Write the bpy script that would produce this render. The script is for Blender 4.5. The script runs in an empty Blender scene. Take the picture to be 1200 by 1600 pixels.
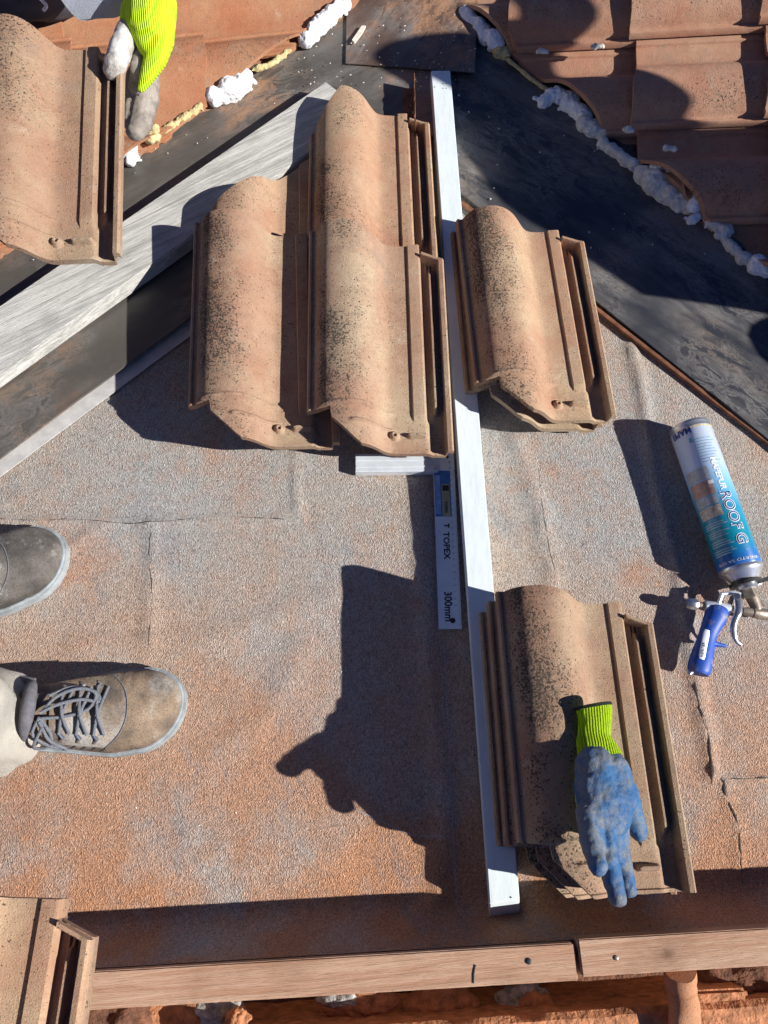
import bpy, bmesh, math, random
from mathutils import Vector, Matrix, noise
random.seed(7)
R = math.radians
SC = bpy.context.scene
COL = SC.collection

# ------------------------------------------------------------------ camera
CAM_H, TILT, FOC = 1.15, R(21.5), 1200.0
cd = bpy.data.cameras.new("camera"); cam = bpy.data.objects.new("camera", cd); COL.objects.link(cam)
cam.location = (0, 0, CAM_H); cam.rotation_euler = (TILT, 0, 0)
cd.sensor_width = 36; cd.lens = 36 * FOC / 1600; cd.clip_start = .02; cd.clip_end = 500
SC.camera = cam
# ------------------------------------------------------------------ sky, sun, exposure
SUN_AZ, SUN_EL = R(17), R(31)          # sun to the right and a little below
sdir = Vector((math.cos(SUN_EL)*math.cos(SUN_AZ), -math.cos(SUN_EL)*math.sin(SUN_AZ), math.sin(SUN_EL)))
w = bpy.data.worlds.new("World"); SC.world = w; w.use_nodes = True
nt = w.node_tree; bg = nt.nodes["Background"]
sky = nt.nodes.new("ShaderNodeTexSky"); sky.sky_type = 'NISHITA'; sky.sun_disc = False
sky.sun_elevation = SUN_EL; sky.sun_rotation = math.atan2(sdir.x, sdir.y)
tint = nt.nodes.new("ShaderNodeMix"); tint.data_type = 'RGBA'; tint.blend_type = 'MULTIPLY'; tint.inputs[0].default_value = 1
tint.inputs[7].default_value = (.78, .92, 1.25, 1)
nt.links.new(sky.outputs[0], tint.inputs[6]); nt.links.new(tint.outputs[2], bg.inputs[0]); bg.inputs[1].default_value = .05
sky.dust_density = 0; sky.air_density = .7; sky.ozone_density = 4; sky.altitude = 3000
ld = bpy.data.lights.new("sun", 'SUN'); ld.energy = 5.0; ld.angle = R(.5); ld.color = (1, .955, .89)
lo = bpy.data.objects.new("sun", ld); COL.objects.link(lo)
lo.rotation_euler = (-sdir).to_track_quat('-Z', 'Y').to_euler(); lo.location = (3, -2, 4)
SC.view_settings.view_transform = 'Standard'; SC.view_settings.look = 'None'
SC.view_settings.exposure = .58; SC.view_settings.gamma = 1

ct, st = math.cos(TILT), math.sin(TILT)
def P(u, v, z=0.0):
    x, y = (u-600)/FOC, -(v-800)/FOC
    d = Vector((x, y*ct+st, y*st-ct)); t = (z-CAM_H)/d.z
    return Vector((0, 0, CAM_H)) + d*t
def PD(u, v):
    x, y = (u-600)/FOC, -(v-800)/FOC
    return Vector((x, y*ct+st, y*st-ct))

# ------------------------------------------------------------------ object helpers
def tag(o, label=None, cat=None, group=None, kind=None):
    if label: o["label"] = label
    if cat: o["category"] = cat
    if group: o["group"] = group
    if kind: o["kind"] = kind
    elif cat: o["kind"] = "thing"
    return o
def empty(name, loc=(0, 0, 0)):
    o = bpy.data.objects.new(name, None); o.empty_display_size = .03
    COL.objects.link(o); o.location = loc; return o
def link(name, me, mat=None, parent=None, smooth=True, angle=40):
    if isinstance(me, bmesh.types.BMesh):
        m = bpy.data.meshes.new(name); me.to_mesh(m); me.free(); me = m
    if mat:
        me.materials.clear(); me.materials.append(mat)
    if smooth:
        me.shade_smooth(); me.set_sharp_from_angle(angle=R(angle))
    o = bpy.data.objects.new(name, me); COL.objects.link(o)
    if parent is not None:
        o.parent = parent; o.location = -Vector(parent.location)   # meshes are given in world metres
    return o
def seat(o, p):
    "give a one-mesh thing (built in world metres) its origin at p"
    p = Vector(p); o.data.transform(Matrix.Translation(-p)); o.location = p; return o
def bake(o):
    dg = bpy.context.evaluated_depsgraph_get()
    me = bpy.data.meshes.new_from_object(o.evaluated_get(dg)); old = o.data
    o.modifiers.clear(); o.data = me
    return o
def bx(bm, c, s, rot=None, bev=0, seg=2):
    m = Matrix.Translation(Vector(c)) @ (rot.to_4x4() if rot is not None else Matrix()) @ Matrix.Diagonal((*s, 1))
    r = bmesh.ops.create_cube(bm, size=1, matrix=m)
    if bev:
        es = list({e for v in r['verts'] for e in v.link_edges})
        bmesh.ops.bevel(bm, geom=es, offset=bev, segments=seg, profile=.6, affect='EDGES')
def tube(bm, pts, rad, n=10, cap=True, flat=1.0):
    pts = [Vector(p) for p in pts]; k = len(pts)
    rr = rad if isinstance(rad, (list, tuple)) else [rad]*k
    rings = []; up = Vector((0, 0, 1))
    for i, p in enumerate(pts):
        d = (pts[min(i+1, k-1)] - pts[max(i-1, 0)])
        if d.length < 1e-9: d = Vector((0, 0, 1))
        d.normalize()
        a = d.cross(up)
        if a.length < .1: a = d.cross(Vector((0, 1, 0)))
        a.normalize(); b = a.cross(d)
        rings.append([bm.verts.new(p + a*math.cos(t)*rr[i] + b*math.sin(t)*rr[i]*flat) for t in [2*math.pi*j/n for j in range(n)]])
    for i in range(k-1):
        for j in range(n):
            bm.faces.new((rings[i][j], rings[i][(j+1) % n], rings[i+1][(j+1) % n], rings[i+1][j]))
    if cap:
        bm.faces.new(rings[0][::-1]); bm.faces.new(rings[-1])
def spline(pts, n=8):
    pts = [Vector(p) for p in pts]; out = []
    q = [pts[0]*2-pts[1]] + pts + [pts[-1]*2-pts[-2]]
    for i in range(1, len(q)-2):
        for k in range(n):
            t = k/n; a, b, c, d = q[i-1], q[i], q[i+1], q[i+2]
            out.append(.5*((2*b)+(c-a)*t+(2*a-5*b+4*c-d)*t*t+(3*b-a-3*c+d)*t**3))
    out.append(pts[-1]); return out
def prism(bm, pts, z0, z1):
    lo_ = [bm.verts.new((p[0], p[1], z0)) for p in pts]; hi = [bm.verts.new((p[0], p[1], z1)) for p in pts]
    n = len(pts)
    f1 = bm.faces.new(hi); f2 = bm.faces.new(lo_[::-1])
    for i in range(n): bm.faces.new((lo_[i], lo_[(i+1) % n], hi[(i+1) % n], hi[i]))
    bmesh.ops.recalc_face_normals(bm, faces=bm.faces[:])
def ball(bm, c, r, sub=2, sc=(1, 1, 1), rot=None):
    m = Matrix.Translation(Vector(c)) @ (rot.to_4x4() if rot is not None else Matrix()) @ Matrix.Diagonal((r*sc[0], r*sc[1], r*sc[2], 1))
    bmesh.ops.create_icosphere(bm, subdivisions=sub, radius=1, matrix=m)
def blob(name, caps, mat, parent=None, voxel=.0025, smooth=4, wrinkle=0, wscale=60, seed=0):
    "caps: (p0, r0, p1, r1[, flatten]) rounded cones fused into one continuous surface"
    bm = bmesh.new()
    for c in caps:
        p0, r0, p1, r1 = Vector(c[0]), c[1], Vector(c[2]), c[3]; fz = c[4] if len(c) > 4 else 1
        n = max(2, int((p1-p0).length/(min(r0, r1)*.35))+1)
        for i in range(n+1):
            t = i/n; ball(bm, p0.lerp(p1, t), r0*(1-t)+r1*t, 2, (1, 1, fz))
    me = bpy.data.meshes.new(name); bm.to_mesh(me); bm.free()
    o = bpy.data.objects.new(name, me); COL.objects.link(o)
    m = o.modifiers.new("r", 'REMESH'); m.mode = 'VOXEL'; m.voxel_size = voxel
    if smooth:
        m = o.modifiers.new("s", 'SMOOTH'); m.iterations = smooth; m.factor = .6
    bake(o)
    me = o.data
    if wrinkle:
        for v in me.vertices:
            q = v.co*wscale + Vector((seed*7.3, 0, 0))
            v.co += v.normal * wrinkle * (noise.noise(q) + .5*noise.noise(q*2.3))
    me.materials.clear(); me.materials.append(mat); me.shade_smooth()
    if parent is not None: o.parent = parent; o.location = -Vector(parent.location)
    return o
def text(s, size, mat, mtx, name, parent=None, wrap=None, bold=.0, width=None, depth=.0002):
    cu = bpy.data.curves.new("t", 'FONT'); cu.body = s; cu.size = size; cu.offset = bold; cu.extrude = depth; cu.resolution_u = 3
    o = bpy.data.objects.new("t", cu); COL.objects.link(o)
    dg = bpy.context.evaluated_depsgraph_get(); dg.update()
    me = bpy.data.meshes.new_from_object(o.evaluated_get(dg)); bpy.data.objects.remove(o)
    xs = [v.co.x for v in me.vertices]; k = 1 if not width else width/(max(xs)-min(xs)); x0 = min(xs)
    for v in me.vertices: v.co.x = (v.co.x-x0)*k
    if wrap: 
        for v in me.vertices: v.co = wrap(v.co)
    else: me.transform(mtx)
    return link(name, me, mat, parent, smooth=False)

# ------------------------------------------------------------------ materials
class N:
    def __init__(s, name, rough=.8, metal=0, spec=.5):
        s.m = bpy.data.materials.new(name); s.m.use_nodes = True; s.t = s.m.node_tree
        s.b = s.t.nodes["Principled BSDF"]; s.b.inputs["Roughness"].default_value = rough
        s.b.inputs["Metallic"].default_value = metal; s.b.inputs["Specular IOR Level"].default_value = spec
        tc = s.t.nodes.new("ShaderNodeTexCoord"); s.co = tc.outputs["Object"]
    def n(s, k, **kw):
        x = s.t.nodes.new(k)
        for a, b in kw.items(): setattr(x, a, b)
        return x
    def l(s, a, b): s.t.links.new(a, b)
    def vary(s, k=37.0):
        oi = s.n("ShaderNodeObjectInfo"); ml = s.n("ShaderNodeVectorMath", operation='SCALE'); ml.inputs[0].default_value = (k, k*.7, k*.3)
        s.l(oi.outputs["Random"], ml.inputs["Scale"]); ad = s.n("ShaderNodeVectorMath", operation='ADD')
        s.l(s.co, ad.inputs[0]); s.l(ml.outputs[0], ad.inputs[1]); s.raw = s.co; s.co = ad.outputs[0]; s.rand = oi.outputs["Random"]
    def map(s, scale=(1, 1, 1), rot=(0, 0, 0), src=None):
        r = s.n("ShaderNodeMapping"); r.inputs["Rotation"].default_value = tuple(-q for q in rot); s.l(src or s.co, r.inputs[0])
        m = s.n("ShaderNodeMapping"); m.inputs["Scale"].default_value = scale
        s.l(r.outputs[0], m.inputs[0]); return m.outputs[0]
    def noise(s, sc, det=4, rough=.55, vec=None, dist=0):
        x = s.n("ShaderNodeTexNoise"); x.inputs["Scale"].default_value = sc; x.inputs["Detail"].default_value = det
        x.inputs["Roughness"].default_value = rough; x.inputs["Distortion"].default_value = dist
        s.l(vec or s.co, x.inputs["Vector"]); return x.outputs["Fac"]
    def vor(s, sc, vec=None, feat='F1'):
        x = s.n("ShaderNodeTexVoronoi", feature=feat); x.inputs["Scale"].default_value = sc; s.l(vec or s.co, x.inputs["Vector"]); return x
    def ramp(s, f, *st, const=False):
        r = s.n("ShaderNodeValToRGB"); e = r.color_ramp.elements
        if const: r.color_ramp.interpolation = 'CONSTANT'
        while len(e) < len(st): e.new(.5)
        for i, (p, c) in enumerate(st):
            e[i].position = p; e[i].color = (c, c, c, 1) if isinstance(c, (int, float)) else (*c, 1)
        s.l(f, r.inputs[0]); return r.outputs[0]
    def mix(s, f, a, b, mode='MIX'):
        x = s.n("ShaderNodeMix", data_type='RGBA', blend_type=mode)
        for i, q in ((0, f), (6, a), (7, b)):
            if isinstance(q, (int, float)): x.inputs[i].default_value = q if i == 0 else (q, q, q, 1)
            elif isinstance(q, tuple): x.inputs[i].default_value = (*q, 1)
            else: s.l(q, x.inputs[i])
        return x.outputs[2]
    def math(s, op, a, b=0.0, clamp=False):
        x = s.n("ShaderNodeMath", operation=op, use_clamp=clamp)
        for i, q in ((0, a), (1, b)):
            if isinstance(q, (int, float)): x.inputs[i].default_value = q
            else: s.l(q, x.inputs[i])
        return x.outputs[0]
    def sep(s, src=None):
        x = s.n("ShaderNodeSeparateXYZ"); s.l(src or s.co, x.inputs[0]); return x.outputs
    def bump(s, h, dist=.001, strength=1):
        b = s.n("ShaderNodeBump"); b.inputs["Distance"].default_value = dist; b.inputs["Strength"].default_value = strength
        s.l(h, b.inputs["Height"]); s.l(b.outputs[0], s.b.inputs["Normal"])
    def col(s, c):
        if isinstance(c, tuple): s.b.inputs["Base Color"].default_value = (*c, 1)
        else: s.l(c, s.b.inputs["Base Color"])
    def rough(s, c): s.l(c, s.b.inputs["Roughness"])

def simple(name, c, rough=.6, metal=0, var=.2, sc=60, bd=0, bs=300):
    m = N(name, rough, metal); d = tuple(x*(1-var) for x in c); e = tuple(min(1, x*(1+var)) for x in c)
    m.col(m.ramp(m.noise(sc, 5), (.3, d), (.7, e)))
    if bd: m.bump(m.noise(bs, 3), bd)
    return m.m

def mk_clay(name, dark=1.0, dust=1.0, base=(.41, .235, .155), base2=(.455, .315, .215)):
    m = N(name, .9, spec=.25); m.vary()
    c = m.mix(m.ramp(m.noise(9, 4), (.35, 0), (.65, 1)), base, base2)
    c = m.mix(m.ramp(m.noise(60, 5, .7), (.3, 0), (.75, .55)), c, tuple(x*.72 for x in base))
    # pale yellow lichen film, in grains
    gr = m.ramp(m.noise(620, 3, .7), (.42, 0), (.6, 1))
    film = m.math('MULTIPLY', m.ramp(m.noise(7, 3, .6), (.42, 0), (.62, 1)), gr)
    c = m.mix(m.math('MULTIPLY', film, .85*dust), c, (.50, .43, .29))
    st_ = m.ramp(m.noise(17, 6, .72), (.56, 0), (.70, .6)); c = m.mix(st_, c, (.30, .235, .185))
    pl_ = m.ramp(m.noise(12, 6, .75), (.60, 0), (.70, .55)); c = m.mix(pl_, c, (.55, .47, .36))
    dk = m.ramp(m.noise(560, 3, .75), (.30, .65), (.42, 0)); c = m.mix(dk, c, tuple(x*.42 for x in base))
    # black lichen specks, clustered
    xr_ = m.sep(m.raw)
    hump = m.ramp(m.math('MULTIPLY', xr_[0], 1/.222), (.02, .2), (.12, 1), (.28, .75), (.48, .25), (1, .3))
    zone = m.math('MULTIPLY', m.ramp(m.noise(8.5, 4, .65, m.map((1.3, .8, 1))), (.36, .15), (.60, 1)), m.math('MULTIPLY', hump, 1.15))
    th = m.math('MULTIPLY', zone, .17*dark)
    sp = m.noise(290, 2, .6)
    spk = m.math('GREATER_THAN', sp, m.math('SUBTRACT', .715, th))
    sp2 = m.math('GREATER_THAN', m.noise(620, 2, .6), m.math('SUBTRACT', .73, m.math('MULTIPLY', zone, .16*dark)))
    k = m.math('MAXIMUM', spk, m.math('MULTIPLY', sp2, .8))
    c = m.mix(m.math('MULTIPLY', k, .88), c, (.045, .036, .03))
    sme = m.math('MULTIPLY', m.math('MULTIPLY', zone, m.ramp(m.noise(95, 6, .8), (.46, 0), (.64, 1))), .62*dark, True)
    c = m.mix(sme, c, (.105, .085, .065))
    c = m.mix(1, c, m.ramp(m.rand, (0, (.86, .84, .82)), (.5, (1, 1, 1)), (1, (1.1, 1.04, .98))), 'MULTIPLY')
    m.col(c)
    h = m.math('ADD', m.noise(500, 4, .7), m.math('MULTIPLY', m.noise(60, 3), .6))
    m.bump(h, .0015, 1)
    return m.m
M_clay = mk_clay("weathered_clay", 1.25, 1.15)
M_clay_orange = mk_clay("orange_clay", dark=.6, dust=.3, base=(.44, .17, .085), base2=(.48, .25, .14))
M_clay_grey = mk_clay("brown_clay", dark=.6, dust=.35, base=(.50, .245, .155), base2=(.54, .33, .225))

def mk_felt():
    m = N("mineral_felt", .85, spec=.35)
    big = m.ramp(m.noise(3.0, 6, .62), (.40, 0), (.60, 1))
    g = m.mix(big, (.41, .40, .385), (.455, .39, .33))
    red = m.ramp(m.noise(4.6, 7, .72, m.map((1, 1, 1), src=None)), (.52, 0), (.70, .9))
    xyz = m.sep()
    low = m.ramp(m.math('MULTIPLY', m.math('ADD', xyz[1], .2), -1.6), (.0, 0), (1, .0))
    g = m.mix(m.math('MULTIPLY', red, .75), g, (.50, .235, .125))
    # orange dust washed towards the batten (y small)
    dz = m.n("ShaderNodeMapRange"); dz.inputs[1].default_value = .42; dz.inputs[2].default_value = -.1; m.l(xyz[1], dz.inputs[0])
    dd = m.math('MULTIPLY', dz.outputs[0], m.ramp(m.noise(6, 6, .65), (.34, .1), (.55, 1)))
    g = m.mix(m.math('MULTIPLY', dd, .9), g, (.52, .25, .13))
    fineo = m.ramp(m.noise(30, 6, .75), (.48, 0), (.70, .4)); g = m.mix(fineo, g, (.50, .26, .15))
    blue = m.ramp(m.noise(5.2, 5, .7, m.map((1.6, .7, 1), (0, 0, .2))), (.56, 0), (.7, .6))
    g = m.mix(blue, g, (.27, .28, .30))
    v = m.vor(700, m.map((1, .7, 1))); v2 = m.vor(1150)
    cell = m.ramp(v.outputs["Color"], (.10, .50), (.35, .86), (.75, 1.10), (1, 1.48))
    cell2 = m.ramp(v2.outputs["Color"], (.1, .74), (.9, 1.26))
    c = m.mix(1, m.mix(1, g, cell, 'MULTIPLY'), cell2, 'MULTIPLY')
    c = m.mix(m.ramp(m.noise(45, 4, .7), (.62, 0), (.74, .5)), c, (.16, .14, .125))
    m.col(c)
    h = m.math('ADD', v.outputs["Distance"], m.math('MULTIPLY', m.noise(260, 4, .7), 1.3))
    m.bump(h, .0017, .9)
    return m.m
M_felt = mk_felt()

def mk_membrane(name, ang, dustamt=.6, base=(.020, .022, .030), oc=(.36, .20, .115)):
    m = N(name, .5, spec=.5)
    st1 = m.map((2.2, 9, 4), (0, 0, ang))
    smear = m.noise(1.6, 9, .68, st1, .7)
    broad = m.noise(3.2, 4, .6)
    ring = m.noise(22, 4, .6, m.map((1, 2.2, 1), (0, 0, ang)), .9)
    f = m.math('MULTIPLY', m.ramp(smear, (.42, 0), (.60, .75), (.7, 1)), m.ramp(broad, (.40, .1), (.60, 1)))
    f = m.math('ADD', f, m.math('MULTIPLY', m.ramp(ring, (.44, 0), (.49, .8), (.53, .1), (.60, .75), (.66, .2)), m.ramp(m.noise(5, 3), (.42, 0), (.56, .9))), True)
    dust = m.mix(m.ramp(m.noise(6, 5, .65), (.46, 0), (.60, 1)), (.20, .19, .18), oc)
    c = m.mix(m.math('MULTIPLY', f, dustamt), base, dust)
    gr = m.math('MULTIPLY', m.ramp(m.noise(700, 2, .7), (.6, 0), (.75, 1)), .25)
    c = m.mix(gr, c, (.33, .2, .13)); m.col(c)
    m.rough(m.ramp(f, (0, .42), (1, .8)))
    m.bump(m.math('ADD', m.noise(40, 4), m.math('MULTIPLY', smear, .6)), .0014, .7)
    return m.m
M_memL = mk_membrane("dusty_membrane", R(33), 1.0, (.085, .078, .07))
M_memR = mk_membrane("black_membrane", R(-42), 1.0, (.034, .037, .046), (.20, .165, .14))
M_memT = mk_membrane("orange_dusted_membrane", R(60), 1.0, (.10, .065, .05))

def mk_wood(name, base, base2, ang, grain=1.0, knots=0.0):
    m = N(name, .85, spec=.3)
    v = m.map((2.2, 46, 46), (0, 0, ang))
    g = m.noise(2.2, 9, .72, v, 1.1)
    fine = m.noise(9, 6, .75, m.map((3, 90, 90), (0, 0, ang)))
    c = m.mix(m.ramp(g, (.36, 0), (.62, 1)), base, base2)
    crack = m.ramp(fine, (.34, 1), (.43, 0))
    c = m.mix(m.math('MULTIPLY', crack, .75*grain), c, tuple(x*.22 for x in base))
    c = m.mix(m.ramp(m.noise(14, 4), (.5, 0), (.7, .35)), c, tuple(x*.6 for x in base))
    kn = m.vor(5.5, m.map((.8, 1.3, .01), (0, 0, ang)))
    kk = m.ramp(m.math('ADD', kn.outputs["Distance"], m.math('MULTIPLY', m.noise(60, 3), .05)), (.045, .9), (.085, .15), (.13, 0))
    c = m.mix(kk, c, tuple(x*.3 for x in base))
    dnt = m.ramp(m.noise(120, 4, .7), (.66, 0), (.74, .5)); c = m.mix(dnt, c, tuple(x*.35 for x in base))
    m.col(c); m.bump(m.math('ADD', g, m.math('MULTIPLY', fine, .8)), .0024, 1)
    return m.m
M_board = mk_wood("weathered_grey_wood", (.36, .36, .34), (.72, .71, .67), R(33.5), 1.2)
M_batten = mk_wood("dusty_batten_wood", (.47, .25, .15), (.64, .42, .29), R(4.5), .7)

def mk_white():
    m = N("scratched_white_paint", .38)
    v = m.noise(18, 5, .7, m.map((6, 1, 1)))
    c = m.mix(m.ramp(v, (.45, 0), (.75, .5)), (.74, .82, .84), (.56, .62, .64))
    s = m.ramp(m.noise(30, 3, .6, m.map((14, .5, 1))), (.70, 0), (.74, .5))
    c = m.mix(s, c, (.42, .40, .38))
    d = m.ramp(m.noise(420, 2), (.70, 0), (.74, .6)); c = m.mix(d, c, (.25, .2, .17)); m.col(c)
    m.bump(v, .0003); return m.m
M_white = mk_white()
M_alu = simple("brushed_aluminium", (.74, .80, .86), .4, .3, .12, 40)
M_blade = simple("satin_steel_blade", (.80, .87, .94), .30, .25, .08, 25)
M_steel = simple("chromed_steel", (.55, .56, .58), .25, .9, .2, 60)
M_dsteel = simple("stained_steel", (.30, .25, .20), .5, .5, .45, 70, .0004)
M_black = simple("black_print", (.018, .018, .022), .6)
M_blackp = simple("black_plastic", (.03, .03, .032), .5, 0, .3, 60)
M_foamW = simple("white_foam", (.84, .86, .88), .75, 0, .12, 90, .0012, 260)
M_foamY = simple("yellowed_foam", (.58, .48, .24), .85, 0, .3, 110, .002, 340)
M_foamG = simple("grey_dusty_foam", (.72, .70, .63), .85, 0, .16, 110, .002, 340)
M_rust = simple("rusty_sheet", (.20, .085, .045), .75, .2, .6, 45, .0006)
M_zinc = simple("pale_metal_edging", (.62, .61, .60), .45, .2, .15, 60)
M_mortar = simple("orange_mortar", (.44, .19, .09), .95, 0, .4, 70, .004, 140)
M_rubble = simple("clay_rubble", (.16, .07, .04), .95, 0, .45, 50, .004, 160)
M_plaster = simple("grey_mortar", (.36, .34, .32), .95, 0, .6, 90, .004, 160)
M_splinter = simple("pale_splinter", (.72, .66, .55), .8, 0, .2, 90)
M_neon = None
def mk_knit(name, a, b, sc=430):
    m = N(name, .85, spec=.2)
    wv = m.n("ShaderNodeTexWave"); wv.inputs["Scale"].default_value = 95; wv.inputs["Distortion"].default_value = 1.2
    wv.inputs["Detail"].default_value = 2; m.l(m.co, wv.inputs["Vector"])
    c = m.mix(m.math('MULTIPLY', wv.outputs["Fac"], m.ramp(m.noise(300, 3), (.3, .6), (.7, 1))), a, b)
    c = m.mix(m.ramp(m.noise(55, 5, .7), (.56, 0), (.72, .45)), c, tuple(x*.5+.08 for x in a)); m.col(c)
    m.bump(m.math('ADD', wv.outputs["Fac"], m.noise(sc, 2)), .0012, .9); return m.m
M_neon = mk_knit("neon_knit", (.40, .62, .015), (.60, .82, .03))
M_hem = simple("dark_hem", (.03, .045, .03), .9)
def mk_latex(name, a, b, dustc, amt=1.0):
    m = N(name, .6, spec=.35)
    c = m.mix(m.ramp(m.noise(22, 4), (.35, 0), (.65, 1)), a, b)
    d = m.math('MULTIPLY', m.ramp(m.noise(24, 6, .75), (.42, 0), (.56, 1)), m.ramp(m.noise(620, 3, .75), (.34, .15), (.58, 1)))
    c = m.mix(m.math('MULTIPLY', d, amt), c, dustc)
    m.col(c); m.bump(m.noise(520, 3, .7), .0011, .8); return m.m
M_latex = mk_latex("blue_latex", (.012, .075, .205), (.026, .12, .28), (.185, .185, .175), 1.0)
M_greyglove = mk_latex("grey_rubber", (.17, .15, .13), (.25, .22, .19), (.42, .37, .32), .8)
M_whitetip = mk_latex("foam_smeared_rubber", (.42, .40, .37), (.66, .65, .63), (.24, .21, .18), .9)
def mk_leather():
    m = N("dusty_suede", .85, spec=.25); m.vary(5)
    c = m.mix(m.ramp(m.noise(14, 5, .65), (.38, 0), (.62, 1)), (.10, .082, .068), (.31, .225, .155))
    c = m.mix(m.ramp(m.noise(11, 4, .6, m.map((1.4, 1, 1))), (.5, 0), (.66, .8)), c, (.42, .40, .37))
    c = m.mix(m.ramp(m.noise(420, 3, .7), (.50, 0), (.68, .7)), c, (.07, .055, .045)); m.col(c)
    m.bump(m.math('ADD', m.noise(340, 3, .7), m.noise(40, 3)), .0014, .8); return m.m
M_leather = mk_leather()
def mk_leatherg():
    m = N("grey_suede", .85, spec=.25)
    c = m.mix(m.ramp(m.noise(14, 5, .65), (.38, 0), (.62, 1)), (.065, .06, .057), (.17, .155, .14))
    c = m.mix(m.ramp(m.noise(16, 5, .7, m.map((1.4, 1, 1))), (.52, 0), (.68, .75)), c, (.45, .44, .42))
    c = m.mix(m.ramp(m.noise(420, 3, .7), (.50, 0), (.68, .6)), c, (.05, .04, .035)); m.col(c)
    m.bump(m.math('ADD', m.noise(340, 3, .7), m.noise(40, 3)), .0014, .8); return m.m
M_leatherg = mk_leatherg()
M_patch = mk_leather(); M_patch.name = "tan_suede_panel"
M_sole = simple("bluish_rubber_sole", (.28, .31, .33), .8, 0, .3, 45, .001, 200)
M_lace = simple("grey_lace", (.15, .16, .185), .9, 0, .6, 900, .0008, 700)
M_collar = simple("grey_padded_fabric", (.12, .115, .13), .95, 0, .25, 120, .0008, 500)
M_trouser = simple("pale_work_trousers", (.66, .63, .56), .95, 0, .12, 30, .0010, 420)
M_sleeve = simple("pale_blue_work_cloth", (.40, .44, .52), .95, 0, .2, 25, .001, 400)
M_skin = simple("skin", (.52, .31, .22), .6)
M_hair = simple("dark_hair", (.03, .02, .015), .8)
M_dcloth = simple("dark_work_cloth", (.05, .055, .07), .95, 0, .2, 40)
M_plastic = N("scuffed_blue_plastic", .5)
_c = M_plastic.mix(M_plastic.ramp(M_plastic.noise(60, 5, .65), (.55, 0), (.66, .8)), (.008, .07, .40), (.20, .19, .20)); M_plastic.col(_c); M_plastic = M_plastic.m

# ------------------------------------------------------------------ the roof: felt, deck, valley
CREASES = [   # (pixel polyline, half width m, height m)
    ([(985, 540), (1000, 600), (1022, 740), (1060, 900), (1085, 1050), (1112, 1210)], .010, .010),
    ([(455, 690), (470, 760), (505, 900)], .006, -.002),
    ([(238, 815), (236, 900), (232, 1020)], .012, .005),
    ([(0, 812), (120, 815), (240, 818), (330, 812), (440, 812)], .005, .005),
    ([(0, 905), (90, 870), (130, 840), (160, 825)], .010, .004), ([(120, 1010), (330, 1000), (520, 930)], .02, .004), ([(330, 1180), (420, 1120), (470, 1010)], .02, .004),
    ([(60, 1290), (260, 1330), (520, 1340)], .03, .005), ([(455, 560), (462, 700), (466, 800)], .007, .006),
    ([(655, 760), (662, 900), (672, 1050), (690, 1200), (700, 1340)], .014, .009),
    ([(805, 690), (845, 800), (862, 905)], .016, .008),
    ([(1130, 1218), (1200, 1216)], .004, .004), ([(1130, 1218), (1150, 1290), (1160, 1420)], .005, .004),
    ([(680, 1330), (690, 1400), (640, 1440)], .012, .008),
    ([(570, 1262), (640, 1300), (720, 1310)], .006, .002),
]
CR = [([P(*q).xy for q in pl], w_, h_) for pl, w_, h_ in CREASES]
def seg_d(p, a, b):
    ab = b-a; t = max(0, min(1, (p-a).dot(ab)/ab.length_squared)); return (p-(a+ab*t)).length
BAT_A, BAT_B = P(145, 1518, .10), P(1200, 1455, .10)       # upper edge of the batten top
def bat_y(x): return BAT_A.y + (BAT_B.y-BAT_A.y)*(x-BAT_A.x)/(BAT_B.x-BAT_A.x)
def felt_z(x, y):
    p = Vector((x, y))
    z = .0022*noise.noise(Vector((x*4, y*4, 0))) + .0012*noise.noise(Vector((x*11, y*11, 3)))
    for pl, w_, h_ in CR:
        d = min(seg_d(p, a, b) for a, b in zip(pl, pl[1:])) if abs(pl[0].x-x) < .5 or abs(pl[-1].x-x) < .5 else 9
        if d < w_*3: z += .72*h_*(1+.5*noise.noise(Vector((x*30, y*30, 7))))*math.exp(-(d/w_)**2)
    d = y - bat_y(x)                                        # the felt turns up onto the batten
    cur = .022 + .012*noise.noise(Vector((x*5, 0, 9)))
    if d < cur+.03: 
        t = max(0, min(1, (cur+.03-d)/(cur+.03))); z += .088*t**2.2
    return z
bm = bmesh.new(); NX, NY = 300, 300
X0, X1 = -1.15, 1.25
Y1 = 1.9
grid = []
for i in range(NX+1):
    x = X0+(X1-X0)*i/NX; y0 = bat_y(x)+.001; col_ = []
    for j in range(NY+1):
        t = j/NY; y = y0 + (Y1-y0)*t**1.25
        col_.append(bm.verts.new((x, y, felt_z(x, y))))
    grid.append(col_)
for i in range(NX):
    for j in range(NY):
        bm.faces.new((grid[i][j], grid[i+1][j], grid[i+1][j+1], grid[i][j+1]))
tag(link("roof_felt", bm, M_felt, angle=180), kind="structure")
bm = bmesh.new()
prism(bm, [(-3, -2.5), (3, -2.5), (3, 3.5), (-3, 3.5)], -.30, -.16)
tag(link("ground", bm, M_rubble, smooth=False), kind="structure")
bm = bmesh.new()                                            # timber deck the felt lies on
prism(bm, [(X0, bat_y(X0)+.002), (X1, bat_y(X1)+.002), (X1, 1.9), (X0, 1.9)], -.16, -.012)
tag(link("roof_deck", bm, M_batten, smooth=False), kind="structure")

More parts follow.
